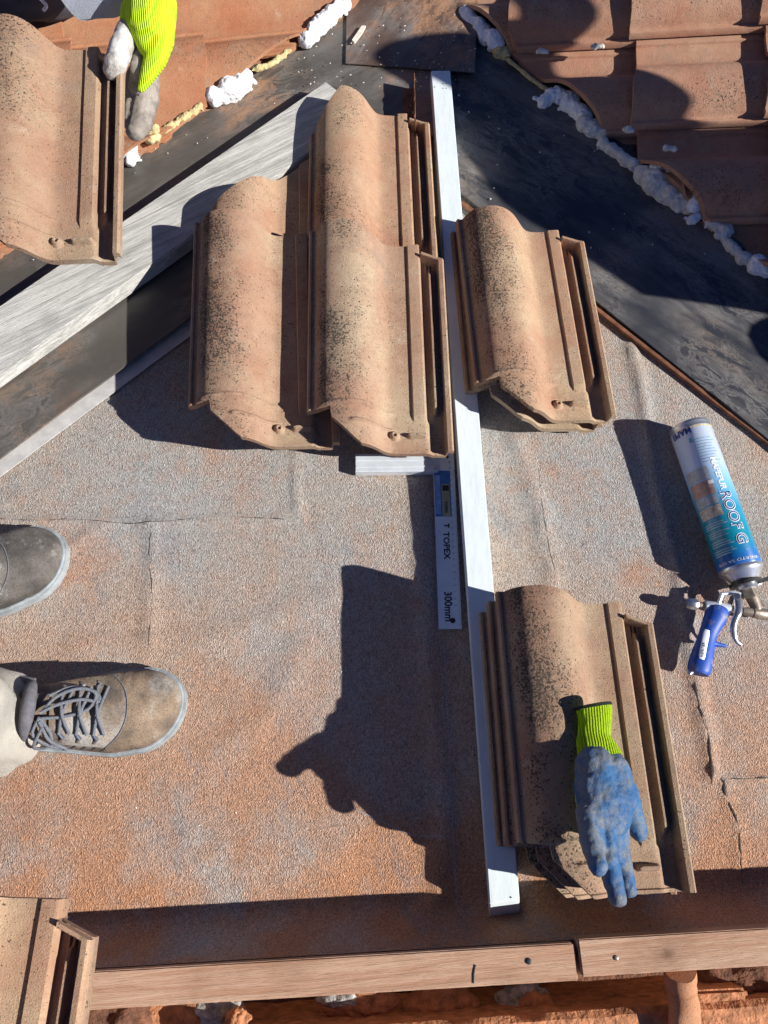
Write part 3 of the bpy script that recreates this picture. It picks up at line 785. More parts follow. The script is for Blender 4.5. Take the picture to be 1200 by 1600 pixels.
# hollow white bar with its lower end cut slanting
lowL, lowR = P(765, 1441, .002), P(812, 1432, .002)
vt = [bm.verts.new(c) for c in (L0, R0, R1, L1)]
vb_ = [bm.verts.new((c.x, c.y, .004)) for c in (L0, R0)] + [bm.verts.new(c) for c in (lowR, lowL)]
bm.faces.new(vt); bm.faces.new(vb_[::-1])
for i in range(4): bm.faces.new((vt[i], vb_[i], vb_[(i+1) % 4], vt[(i+1) % 4]))
bmesh.ops.recalc_face_normals(bm, faces=bm.faces[:])
bmesh.ops.bevel(bm, geom=bm.edges[:], offset=.0012, segments=2, affect='EDGES')
root = empty("straightedge", (L0+R1)/2*1.0); root.location.z = .004
tag(root, "long white painted metal straightedge lying between the tile stacks", "straightedge")
link("bar", bm, M_white, root, angle=50)
for (u, v) in [(692, 131), (697, 131), (692, 138), (697, 138), (679, 136), (798, 1402), (742, 1180), (741, 1172)]:
    bm = bmesh.new(); p = P(u, v, zt); tube(bm, [p, p+Vector((0, 0, .0005))], .0011, 8); link("screw_hole", bm, M_black, root)

# ------------------------------------------------------------------ try square
zs = .009
A0 = P(676, 708, zs); A1 = P(709, 708, zs); A2 = P(722, 983, zs); A3 = P(685.5, 983, zs)
yy = (A3-A0).normalized(); xx = Vector((-yy.y, yy.x, 0)); 
if xx.x < 0: xx = -xx
LEN = (A3-A0).length; WID = (A1-A0).length
root = empty("try_square", (A0.x, A0.y, 0)); tag(root, "metal try square with a printed ruler blade, below the speckled tile", "try square")
def SQ(s, t, z=zs): # s across 0..1, t along metres
    p = A0 + xx*(WID*s) + yy*t; return Vector((p.x, p.y, z))
bm = bmesh.new(); prism(bm, [SQ(0, 0).xy, SQ(1, 0).xy, SQ(1, LEN).xy, SQ(0, LEN).xy], zs-.0015, zs)
link("blade", bm, M_blade, root, smooth=False)
# stock
S0, S1 = P(555, 709, .018), P(697, 708, .018); S2 = P(697, 736, .018); S3 = P(555, 737, .018)
bm = bmesh.new(); sx = (S1-S0); sy = (S3-S0)
prism(bm, [S0.xy, (S0+sx*.965).xy, (S0+sx*.925+sy*.33).xy, (S0+sx*.92+sy*.9).xy, (S0+sx*.90+sy).xy, S3.xy], .002, .018)
bmesh.ops.bevel(bm, geom=bm.edges[:], offset=.0008, segments=2, affect='EDGES')
link("stock", bm, M_alu, root)
bm = bmesh.new()
for k in (.33, .70):
    a = S0+sy*k+sx*.01; b = S0+sx*.90+sy*k; prism(bm, [a.xy, b.xy, (b+sy*.05).xy, (a+sy*.05).xy], .0182, .0189)
link("stock_ridge", bm, M_alu, root)
for k in (.12, .87):
    bm = bmesh.new(); p = S0+sx*.87+sy*k; p.z = .0178
    tube(bm, [p, p+Vector((0, 0, .0014)), p+Vector((0, 0, .0020))], [.0022, .0022, .0012], 12); link("rivet", bm, M_steel, root)
def hole(s, t, r, name="hanging_hole"):
    bm = bmesh.new(); p = SQ(s, t, zs); tube(bm, [p, p+Vector((0, 0, .0003))], r, 16); link(name, bm, M_black, root)
hole(.62, LEN-.013, .0042); hole(.66, .007, .0028)
M_lblue = simple("blue_sticker", (.05, .16, .48), .4, 0, .25, 50)
M_lblue2 = simple("pale_blue_sticker", (.22, .38, .68), .4, 0, .25, 80)
M_lol = simple("olive_sticker", (.36, .36, .20), .5, 0, .2, 70)
def patch(s0, s1, t0, t1, dz, mat, name):
    bm = bmesh.new(); prism(bm, [SQ(s0, t0).xy, SQ(s1, t0).xy, SQ(s1, t1).xy, SQ(s0, t1).xy], zs+.00005, zs+dz); return link(name, bm, mat, root, smooth=False)
patch(.03, .78, .032, .112, .0003, M_lblue, "sticker"); patch(.05, .30, .040, .108, .0004, M_lblue2, "sticker_panel")
patch(.36, .72, .056, .112, .0005, M_lol, "price_label"); patch(.40, .70, .058, .068, .0006, M_black, "price_label_print")
def rotm(p, z): 
    m = Matrix((yy, xx, Vector((0, 0, 1)))).transposed()    # text runs along yy, letter tops towards +xx
    if m.determinant() < 0: m = Matrix((yy, xx, Vector((0, 0, 1)))).transposed()
    return Matrix.Translation((p.x, p.y, z)) @ m.to_4x4()
text("TOPEX", .0135, M_black, rotm(SQ(.36, .138), zs+.0003), "lettering", root, bold=.0003, width=.046)
text("300mm", .0165, M_black, rotm(SQ(.30, .236), zs+.0003), "lettering", root, bold=.0003, width=.046)
text("T", .011, M_black, rotm(SQ(.42, .124), zs+.0003), "lettering", root, bold=.0006)
text("TOPEX", .0065, M_black, rotm(SQ(.47, .086), zs+.0007), "label_lettering", root, bold=.0002)
bm = bmesh.new()
for k in range(0, 280):
    t = LEN-.006-k*.00105*1.0
    if t < .03: break
    ln = .16 if k % 10 == 0 else (.11 if k % 5 == 0 else .07)
    prism_pts = [SQ(1-ln, t).xy, SQ(.985, t).xy, SQ(.985, t+.00022).xy, SQ(1-ln, t+.00022).xy]
    vv = [bm.verts.new((p.x, p.y, zs+.0003)) for p in prism_pts]; bm.faces.new(vv)
M_tick = simple("grey_ruler_print", (.16, .20, .30), .6)
link("ruler_scale", bm, M_tick, root, smooth=False)
bm_t = None
for k in range(3, 29):
    text(str(k), .0042, M_tick, rotm(SQ(.74, LEN-.006-k*.0105), zs+.0003), "ruler_number", root, depth=.0001)

# ------------------------------------------------------------------ foam can
c0, c1 = P(1077, 668, .034), P(1158, 893, .034); ax = (c1-c0).normalized(); CL = (c1-c0).length; CRD = .0318
side = Vector((-ax.y, ax.x, 0)); 
if side.x < 0: side = -side
root = empty("foam_can", (c0.x, c0.y, 0)); tag(root, "blue and white builder's foam can lying on the felt", "spray can")
def cyl(t, ang, r):  # ang 0 = top (+z), + towards side
    p = c0+ax*t; return Vector((p.x, p.y, c0.z)) + side*(math.sin(ang)*r) + Vector((0, 0, math.cos(ang)*r))
prof = [(-.006, .018), (-.004, .026), (-.002, .0300), (.0, .0318), (.003, .0320), (.005, .0312), (.008, CRD), (CL-.004, CRD), (CL-.002, .0325), (CL+.001, .0318), (CL+.004, .029), (CL+.014, .022), (CL+.02, .0165), (CL+.028, .0165), (CL+.030, .012)]
def lathe(pr, n=48):
    bm = bmesh.new(); rings = [[bm.verts.new(cyl(t, 2*math.pi*j/n, r)) for j in range(n)] for t, r in pr]
    for i in range(len(rings)-1):
        for j in range(n): bm.faces.new((rings[i][j], rings[i+1][j], rings[i+1][(j+1) % n], rings[i][(j+1) % n]))
    bm.faces.new(rings[0]); bm.faces.new(rings[-1][::-1]); bmesh.ops.recalc_face_normals(bm, faces=bm.faces[:]); return bm
M_tin = simple("scuffed_tin", (.62, .63, .65), .3, .8, .15, 60)
link("can_body", lathe(prof), M_tin, root)
# printed label as a sleeve with UV-free gradient along the can
lm = N("can_label", .28, .0)
lm.b.inputs["Coat Weight"].default_value = .3
gradn = lm.n("ShaderNodeVectorMath", operation='DOT_PRODUCT'); gradn.inputs[1].default_value = tuple(ax)
lm.l(lm.co, gradn.inputs[0])
gs_ = lm.math('DIVIDE', gradn.outputs["Value"], CL)
sd = lm.n("ShaderNodeVectorMath", operation='DOT_PRODUCT'); sd.inputs[1].default_value = tuple(side); lm.l(lm.co, sd.inputs[0])
g2 = lm.math('ADD', gs_, lm.math('MULTIPLY', sd.outputs["Value"], -3.0))
base = lm.ramp(gs_, (0, (.62, .68, .80)), (.30, (.50, .62, .84)), (.45, (.20, .50, .78)), (.62, (.02, .26, .42)), (.82, (.0, .22, .32)), (.93, (.01, .13, .42)), (1, (.05, .16, .50)))
swirl = lm.ramp(lm.math('ADD', g2, lm.math('MULTIPLY', lm.noise(9, 3), .12)), (.47, 0), (.5, 1), (.53, 0))
cc = lm.mix(lm.math('MULTIPLY', swirl, .0), base, (.7, .8, .9))
spk = lm.ramp(lm.noise(160, 4, .6), (.62, 0), (.7, .5)); cc = lm.mix(spk, cc, (.35, .36, .38)); lm.col(cc)
sleeve = lathe([(.010, CRD+.0001), (.0105, CRD+.0004), (CL-.006, CRD+.0004), (CL-.0055, CRD+.0001)], 64)
o = link("label", sleeve, lm.m, root)
o.data.transform(Matrix.Translation((-c0.x, -c0.y, 0))); o.location = (0, 0, 0)
def cwrap(t0, a0):
    r = CRD+.0007
    def f(co): return cyl(t0+co.x, a0 + co.y/CRD, r + co.z)
    return f
M_wtext = simple("white_print", (.80, .84, .86), .4, 0, .05)
M_ntext = simple("navy_print", (.02, .05, .22), .4)
text("ROOF G", .023, M_wtext, None, "lettering", root, wrap=cwrap(.128, R(-10)), bold=.0009, width=.086)
text("ROOF G", .023, M_ntext, None, "lettering", root, wrap=lambda co: cyl(.129+co.x, R(-10)+co.y/CRD, CRD+.00095+co.z), bold=-.0002, width=.084)
text("MAPEPUR", .0135, M_wtext, None, "lettering", root, wrap=cwrap(.070, R(-4)), bold=.0003, width=.056)
# small upright brand line near the base, reading round the can
def rwrap(t0, a0):
    def f(co): return cyl(t0-co.y, a0 + co.x/CRD, CRD+.0007+co.z)
    return f
text("MAPEI", .0135, M_ntext, None, "lettering", root, wrap=lambda co: cyl(.012+co.y, R(-26) - co.x/CRD, CRD+.0007+co.z), bold=.0005, width=.034)
def cpatch(t0, t1, a0, a1, mat, name, n=10, dr=.0006):
    bm = bmesh.new(); g = [[bm.verts.new(cyl(t0+(t1-t0)*i/4, a0+(a1-a0)*j/n, CRD+dr)) for j in range(n+1)] for i in range(5)]
    for i in range(4):
        for j in range(n): bm.faces.new((g[i][j], g[i+1][j], g[i+1][j+1], g[i][j+1]))
    bmesh.ops.recalc_face_normals(bm, faces=bm.faces[:]); return link(name, bm, mat, root)
M_pic1 = simple("picture_timber", (.42, .30, .20), .4, 0, .4, 90); M_pic2 = simple("picture_grey_cladding", (.40, .42, .44), .4, 0, .3, 120)
M_pic3 = simple("picture_terracotta", (.48, .27, .22), .4, 0, .35, 80); M_pic4 = simple("picture_stone", (.52, .45, .36), .4, 0, .5, 200)
cpatch(.082, .102, R(-88), R(-20), M_pic2, "picture"); cpatch(.104, .128, R(-88), R(-20), M_pic3, "picture"); cpatch(.130, .144, R(-88), R(-20), M_pic2, "picture")
cpatch(.146, .164, R(-88), R(-20), M_pic4, "picture"); cpatch(.108, .122, R(-50), R(-36), M_pic1, "picture", 6, .0008); cpatch(.106, .112, R(-30), R(-16), M_wtext, "picture", 6, .0008)
M_fine2 = simple("pale_fine_print", (.30, .50, .55), .4, 0, .6, 900)
M_fine = simple("fine_print", (.16, .36, .50), .4, 0, .5, 900)
for k in range(15):
    if k % 4 != 3: cpatch(.172+k*.0036, .1737+k*.0036, R(-84), R(-80)+R(54+8*math.sin(k*2.1)), M_fine2, "text_line", 8)
M_x = 0
for k in range(9):
    cpatch(.034+k*.0050, .0352+k*.0050, R(-28), R(20+7*math.sin(k*1.7)), M_fine, "text_line", 8)
cpatch(.030, .038, R(-40), R(-28), M_fine, "printed_badge", 6)
cpatch(.005+.006, .0135, R(-60), R(70), M_foamY, "coloured_band", 16)
text("ENERTO SA GPE", .0055, M_wtext, None, "lettering", root, wrap=lambda co: cyl(CL-.014+co.y, R(30)-co.x/CRD, CRD+.0007+co.z), width=.062)
bm = bmesh.new()
rg = [cyl(CL+.030, 0, 0), cyl(CL+.036, 0, 0)]
tube(bm, [cyl(CL+.017, 0, 0), cyl(CL+.022, 0, 0)], .024, 28); link("collar", bm, M_blackp, root)
bm = bmesh.new(); bx(bm, cyl(CL+.020, R(70), .030), (.030, .006, .003), Matrix.Rotation(math.atan2(side.y, side.x)+.15, 3, 'Z')); link("collar_tab", bm, M_blackp, root)

# ------------------------------------------------------------------ foam gun
gz = .030
root = empty("foam_gun", (P(1125, 945, 0).x, P(1125, 945, 0).y, 0)); tag(root, "metal foam gun with a scuffed blue handle, fixed to the can", "foam gun")
def G(u, v, z=gz): return P(u, v, z)
def gtube(pts, rad, mat, name, n=16, flat=1.0): 
    bm = bmesh.new(); tube(bm, pts, rad, n, flat=flat); return link(name, bm, mat, root)
gtube([G(1071, 943), G(1074, 943), G(1078, 943), G(1086, 944), G(1090, 944)], [.0062, .0075, .0088, .0088, .0070], M_steel, "nozzle_nut", 8)
gtube([G(1089, 945), G(1103, 946)], .0045, M_dsteel, "barrel_neck")
gtube([G(1101, 946), G(1102, 946), G(1128, 950), G(1140, 952)], [.0070, .0078, .0082, .0080], M_alu, "barrel")
gtube([G(1136, 952), G(1160, 954), G(1168, 956)], [.0040, .0035, .0035], M_steel, "needle_rod")
gtube([G(1160, 955), G(1168, 956), G(1176, 957), G(1177, 957), G(1194, 960), G(1195, 960), G(1225, 963)], [.0055, .0068, .0070, .0082, .0086, .0078, .0078], M_dsteel, "rear_barrel")
hd = [G(1121, 951), G(1119, 962), G(1113, 975), G(1106, 992), G(1101, 1010), G(1096, 1030), G(1092, 1047), G(1091, 1053)]
gtube([hd[0]]+spline(hd, 4), [.014]+[.0150+.002*math.sin(i*.33+.6) for i in range(len(spline(hd, 4)))], M_plastic, "handle", 20, flat=.78)
gtube(spline([G(1107, 1004), G(1122, 1007), G(1136, 1010)], 4), [.008, .0065, .0055, .0045, .004, .0035, .003, .0025, .0015], M_plastic, "handle_spur", 10)
gtube([G(1081, 1050), G(1077, 1052), G(1073, 1052)], [.0035, .0048, .0030], M_steel, "adjuster_screw", 12)
gtube(spline([G(1105, 984, .0445), G(1100, 1008, .0445), G(1096, 1030, .0440)], 4), [.0035]+[.0048]*7+[.0035], M_alu, "name_plate", 12, flat=.25)
pl = (G(1100, 1008, .0455)-G(1103, 984, .0455)).normalized(); ux = Vector((-pl.y, pl.x, 0)); ux = ux if ux.x > 0 else -ux
mm = Matrix((-pl, -ux, Vector((0, 0, 1)))).transposed().to_4x4()
text("CENTER", .0058, M_black, Matrix.Translation(G(1099, 1027, .0462)) @ mm, "name_plate_lettering", root, width=.022)
gtube(spline([G(1152, 928, .036), G(1154, 945, .037), G(1153, 958, .038), G(1148, 970, .038), G(1146, 985, .036), G(1150, 1000, .033), G(1158, 1007, .030)], 5),
      [.0060]*12+[.0050]*12+[.0038]*7, M_steel, "trigger", 10, flat=.55)
# yoke above the barrel
gtube([G(1122, 946, .034), G(1128, 928, .036), G(1148, 926, .038), G(1156, 930, .038)], [.0032, .0034, .0034, .0045], M_alu, "yoke", 8)
gtube([G(1152, 931, .041), G(1152, 931, .045)], .0042, M_steel, "pivot_screw", 14)
gtube([G(1138, 950), G(1144, 934), G(1150, 930)], .0035, M_dsteel, "link_arm", 8)
ce = cyl(CL+.028, 0, 0)
gtube([ce, Vector((*(ce+ax*.010).xy, ce.z)), G(1170, 926, .032)], [.013, .0135, .0120], M_dsteel, "adapter_nut", 8)
gtube([G(1170, 924, .032), G(1176, 936, .031), G(1181, 948, .030), G(1183, 957, .030)], [.0095, .0090, .0080, .0075], M_dsteel, "adapter_stem", 12)
gtube([G(1160, 921, .036), G(1188, 910, .036)], [.0035, .0038], M_alu, "locking_bar", 8)

# ------------------------------------------------------------------ glove on the stack
root = empty("work_glove", P(950, 1240, .16)); tag(root, "blue-palmed neon-cuffed work glove lying empty on the tile stack", "glove")
zg = .170
def g(u, v, z): return P(u, v, z)
palm = [(g(930, 1176, .172), .018, g(936, 1205, .178), .027, .8), (g(932, 1200, .178), .027, g(938, 1250, .182), .030, .8), (g(955, 1205, .176), .024, g(962, 1245, .178), .027, .8),
        (g(925, 1230, .182), .022, g(930, 1280, .190), .020), (g(945, 1250, .184), .027, g(948, 1285, .188), .022, .8), (g(968, 1240, .178), .022, g(962, 1278, .182), .019, .8),
        # little finger, at the left, curling up
        (g(916, 1272, .198), .0130, g(922, 1316, .218), .0118), (g(922, 1316, .218), .0118, g(935, 1354, .232), .0108),
        (g(922, 1285, .202), .0125, g(930, 1322, .212), .0115),
        # ring and middle, long
        (g(944, 1285, .192), .0125, g(950, 1340, .208), .0118), (g(950, 1340, .202), .0118, g(965, 1402, .200), .0108),
        (g(957, 1280, .178), .0095, g(962, 1330, .168), .0090), (g(962, 1330, .168), .0090, g(964, 1345, .165), .0085),
        # index behind at the right
        (g(968, 1282, .172), .0110, g(973, 1340, .160), .0100), (g(973, 1340, .160), .0100, g(983, 1390, .150), .0095),
        # thumb
        (g(975, 1235, .170), .0170, g(986, 1270, .158), .0145), (g(986, 1270, .158), .0145, g(998, 1300, .148), .0115)]
blob("coated_palm", palm, M_latex, root, voxel=.0018, smooth=3, wrinkle=.0012, wscale=110, seed=2)
blob("knit_back", [(a_+Vector((.0010, 0, -.0055)), r0_, b_+Vector((.0010, 0, -.0055)), r1_, *f_) for a_, r0_, b_, r1_, *f_ in palm[:6]], M_neon, root, voxel=.0026, smooth=3)
bm = bmesh.new(); 
cuffc = [(g(938, 1186, .172), .0275), (g(931, 1165, .170), .0240), (g(928, 1148, .168), .0200), (g(929, 1128, .168), .0205), (g(928, 1110, .169), .0225), (g(927, 1105, .169), .0230)]
cp_ = spline([c for c, r in cuffc], 4); cr_ = []
for i in range(len(cp_)):
    t = i/4; k = min(int(t), len(cuffc)-2); cr_.append(cuffc[k][1]*(1-(t-k))+cuffc[k+1][1]*(t-k))
tube(bm, cp_, cr_, 40, cap=False, flat=.62)
for v in bm.verts: v.co += Vector((0, 0, 1))*.0015*noise.noise(v.co*60)+Vector((1, 0, 0))*.001*noise.noise(v.co*90)
bmesh.ops.solidify(bm, geom=bm.faces[:], thickness=.0016)
cuff = link("knit_cuff", bm, M_neon, root)
bm = bmesh.new(); hp = cp_[-1]; hd_ = (cp_[-1]-cp_[-2]).normalized(); tube(bm, [hp-hd_*.0012, hp+hd_*.0012, hp+hd_*.003], [.0238, .0240, .0232], 40, cap=False, flat=.64)
bmesh.ops.solidify(bm, geom=bm.faces[:], thickness=.0022)
h = link("hem", bm, M_hem, cuff); h.location = (0, 0, 0)

# ------------------------------------------------------------------ photographer
def body(name, joints, bones, mat, root_i=0, sub=2):
    me = bpy.data.meshes.new(name); me.from_pydata([j[0] for j in joints], bones, []); o = bpy.data.objects.new(name, me); COL.objects.link(o)
    m = o.modifiers.new("skin", 'SKIN'); 
    sv = me.skin_vertices[0].data if me.skin_vertices else None
    if sv is None:
        bm = bmesh.new(); bm.from_mesh(me); bm.verts.layers.skin.verify(); bm.to_mesh(me); bm.free(); sv = me.skin_vertices[0].data
    for i, j in enumerate(joints): r = j[1]; sv[i].radius = r if isinstance(r, tuple) else (r, r); sv[i].use_root = (i == root_i)
    m = o.modifiers.new("sub", 'SUBSURF'); m.levels = sub; m.render_levels = sub
    bake(o); o.data.materials.clear(); o.data.materials.append(mat); o.data.shade_smooth(); return o
def stand(root, fL, fR, face, hip_off, lean, arms, H=1.75):
    "one continuous standing figure; fL, fR ankle positions, face = unit facing vector"
    s = Vector((-face.y, face.x, 0)); mid = (fL+fR)/2
    hip = Vector((mid.x, mid.y, 0)) + face*hip_off + Vector((0, 0, .92)); ch = hip + face*lean*.5 + Vector((0, 0, .30)); nk = hip + face*lean*.8+Vector((0, 0, .54)); hdm = nk+face*.03+Vector((0, 0, .12)); hdt = hdm+Vector((0, 0, .11))
    J = [(hip, (.14, .11)), (ch, (.15, .11)), (nk-Vector((0, 0, .06)), (.09, .07)), (nk, .055), (hdm, (.075, .085)), (hdt, .06)]
    B = [(0, 1), (1, 2), (2, 3), (3, 4), (4, 5)]
    for sg, f in ((1, fL), (-1, fR)):
        k = len(J); hp_ = hip + s*sg*.10-Vector((0, 0, .06)); kn = hp_.lerp(f, .5)+face*.03
        J += [(hp_, .085), (kn, .06), (Vector((f.x-.02, f.y, .13)), .036)]; B += [(0, k), (k, k+1), (k+1, k+2)]
    for sg, (el, wr) in zip((1, -1), arms):
        k = len(J); sh = nk - Vector((0, 0, .07)) + s*sg*.17
        J += [(sh, .055), (el, .040), (wr, .028), (wr+(wr-el).normalized()*.09, .026)]; B += [(2, k), (k, k+1), (k+1, k+2), (k+2, k+3)]
    return J, B, hip, nk, hdm
F1 = P(-18, 1128, .0); F2 = P(-190, 905, .0)
root = empty("person", ((F1+F2)/2)); root.location.z = 0
tag(root, "person in pale trousers and dusty lace-up work boots standing at the left", "person")
fc = Vector((1, 0, 0))
ank1 = P(0, 1134, .05); ank1.x -= .03
A1_, A2_ = Vector((ank1.x-.02, ank1.y, .1)), Vector((P(-150, 905, 0).x, P(-150, 880, 0).y, .1))
J, B, hip, nk, hdm = stand(root, A2_, A1_, fc, -.16, -.10, [(Vector((A2_.x-.25, A2_.y+.30, 1.12)), Vector((A2_.x-.22, A2_.y+.28, .88))), (Vector((A1_.x-.30, A1_.y-.26, 1.12)), Vector((A1_.x-.26, A1_.y-.24, .88)))])
o = body("body", J, B, M_skin); o.parent = root; o.location = -root.location
def inflate(name, J, B, add, mat, root, sub=2):
    o = body(name, [(j[0], tuple(r+add for r in (j[1] if isinstance(j[1], tuple) else (j[1], j[1])))) for j in J], B, mat, 0, sub)
    o.parent = root; o.location = -root.location; return o
# trousers: tubes with folds, knee to heel, plus seat
def trouser(ankle, hipj, seed, r0=.062):
    bm = bmesh.new(); n = 48; rings = []; ks = 40
    kn = ankle.lerp(hipj, .5)+fc*.03
    for i in range(ks+1):
        t = i/ks; c = ankle.lerp(kn, t*2) if t < .5 else kn.lerp(hipj, t*2-1); rr = r0+(.105-r0)*t
        ring = []
        for j in range(n):
            a = 2*math.pi*j/n; q = Vector((math.cos(a), math.sin(a), 0))
            f = 1+.16*noise.noise(Vector((q.x*1.3+seed, q.y*1.3, t*22)))+.07*noise.noise(Vector((q.x*3, q.y*3+seed, t*30)))
            drop = -.012*max(0, math.cos(a-math.pi*.9))*(1-t)
            ring.append(bm.verts.new(c+q*rr*f+Vector((0, 0, drop if i == 0 else 0))))
        rings.append(ring)
    for i in range(ks):
        for j in range(n): bm.faces.new((rings[i][j], rings[i][(j+1) % n], rings[i+1][(j+1) % n], rings[i+1][j]))
    bmesh.ops.solidify(bm, geom=bm.faces[:], thickness=.0025); return bm
t1 = link("trouser_leg", trouser(Vector((P(4, 1136, .06).x-.012, P(4, 1134, .06).y, .055)), hip+Vector((0, -.10, -.04)), 1, .070), M_trouser, root)
t2 = link("trouser_leg", trouser(Vector((A2_.x, A2_.y, .06)), hip+Vector((0, .10, -.04)), 5), M_trouser, root)
top = [j for j in J[:3]]; inflate("jacket", [J[0], J[1], J[2]], [(0, 1), (1, 2)], .02, M_dcloth, root)

def sm2(a, b, x):
    t = max(0, min(1, (x-a)/(b-a))); return t*t*(3-2*t)
def boot(heel, ang, L, root, mat, detail=True, W=1.0):
    "lace-up boot, toe along +x before rotation; returns surface function"
    rot = Matrix.Rotation(ang, 3, 'Z')
    K = [(0, .030, .100, 0), (.03, .034, .112, 0), (.07, .036, .108, 0), (.11, .038, .104, 0), (.15, .043, .096, .002), (.18, .048, .087, .004), (.21, .0515, .078, .005), (.235, .0505, .070, .0075), (.26, .045, .062, .0105), (.28, .036, .053, .0135), (.293, .024, .044, .016), (.30, .010, .034, .017)]
    def k(x):
        x = max(0, min(.30, x))
        for a, b in zip(K, K[1:]):
            if x <= b[0]:
                t = (x-a[0])/(b[0]-a[0]); q = [a[i]+(b[i]-a[i])*t for i in (1, 2, 3)]
                if x > .242: q[0] = .0502*math.sqrt(max(0, 1-((x-.242)/.058)**2))
                if x < .03: q[0] = .034*math.sqrt(max(.02, 1-((.03-x)/.0305)**2))
                return q
        return K[-1][1:]
    def S(x, a, off=0.0):   # a in [-1,1] across (+ = left of toe direction)
        w_, h_, c_ = k(x); w_ *= W; th = a*math.pi/2
        ex = .72
        sy, cz = math.copysign(abs(math.sin(th))**.85, th), abs(math.cos(th))**ex
        p = Vector((x, c_ + (w_+off)*sy, .018 + (h_-.018+off)*cz)); p.x *= L/.30
        return rot @ p + Vector((heel.x, heel.y, 0))
    bm = bmesh.new(); nx_, na = 60, 28; g_ = []
    for i in range(nx_+1):
        x = .30*math.sin(math.pi/2*i/nx_)**.9; g_.append([bm.verts.new(S(x, -1+2*j/na) + Vector((0, 0, .0022*noise.noise(Vector((x*28, j*.28, ang))) + .0013*sm2(.16, .185, x)*(1-sm2(.225, .25, x))*math.sin(x*420+3*noise.noise(Vector((x*20, j*.2, 4)))))) ) for j in range(na+1)])
    for i in range(nx_):
        for j in range(na): bm.faces.new((g_[i][j], g_[i+1][j], g_[i+1][j+1], g_[i][j+1]))
    bm.faces.new(g_[-1]); bm.faces.new(g_[0][::-1]); bmesh.ops.recalc_face_normals(bm, faces=bm.faces[:])
    up = link("boot", bm, mat, root, angle=180)
    # sole: outline 4 mm proud
    XS = [.15-.15*math.cos(math.pi*i/60) for i in range(61)]
    pts = [Vector((x, k(x)[2]+k(x)[0]*W)) for x in XS] + [Vector((x, k(x)[2]-k(x)[0]*W)) for x in XS[::-1][1:]]
    pts2 = []
    for i, p in enumerate(pts):
        t_ = pts[(i+1) % len(pts)]-pts[i-1]
        if t_.length < 1e-6: continue
        t_.normalize(); p = p + Vector((-t_.y, t_.x))*.0045
        q = rot @ Vector((p.x*L/.30, p.y, 0)) + Vector((heel.x, heel.y, 0)); pts2.append(q.xy)
    bm = bmesh.new(); prism(bm, pts2, .001, .024); bmesh.ops.bevel(bm, geom=[e for e in bm.edges if abs(e.verts[0].co.z-e.verts[1].co.z) < 1e-5], offset=.003, segments=3, affect='EDGES')
    so = link("sole", bm, M_sole, up, angle=60); so.location = (0, 0, 0)
    # toe bumper
    bm = bmesh.new(); gg = []
    for i in range(25):
        a = -1+2*i/24; row = []
        for j in range(7):
            t = j/6; aa = a; x = .30-.001-(.034*abs(a)**2.2) ; xk = x-.010*t
            wv_ = .0032
            p = S(xk, math.copysign(min(1, abs(a)**.6), a), wv_); p.z = .018+ (min(p.z, .052)-.018)*t + .004*(1-t)
            row.append(bm.verts.new(p))
        gg.append(row)
    bm.free()
    return S, up
S1f, up1 = boot(P(-50, 1123, .02), R(1), .304, root, M_leather, W=1.1)
_t = P(98, 872, .02); S2f, up2 = boot(Vector((_t.x-.315*math.cos(R(19)), _t.y-.315*math.sin(R(19)), 0)), R(19), .318, root, M_leatherg, W=1.12)
def sub(name, bm, mat, par, **kw): o = link(name, bm, mat, par, **kw); o.location = (0, 0, 0); return o
def surf_patch(S, x0, x1, a0, a1, off, rnd_=.0, nx_=20, na=20):
    bm = bmesh.new(); g_ = []
    for i in range(nx_+1):
        row = []
        for j in range(na+1):
            s, t = i/nx_, j/na; a = a0+(a1-a0)*t
            bulge = rnd_*(1-(2*t-1)**2)
            row.append(bm.verts.new(S(x0+(x1-x0+bulge)*s, a, off)))
        g_.append(row)
    for i in range(nx_):
        for j in range(na): bm.faces.new((g_[i][j], g_[i+1][j], g_[i+1][j+1], g_[i][j+1]))
    bmesh.ops.recalc_face_normals(bm, faces=bm.faces[:]); bmesh.ops.solidify(bm, geom=bm.faces[:], thickness=.0012); return bm
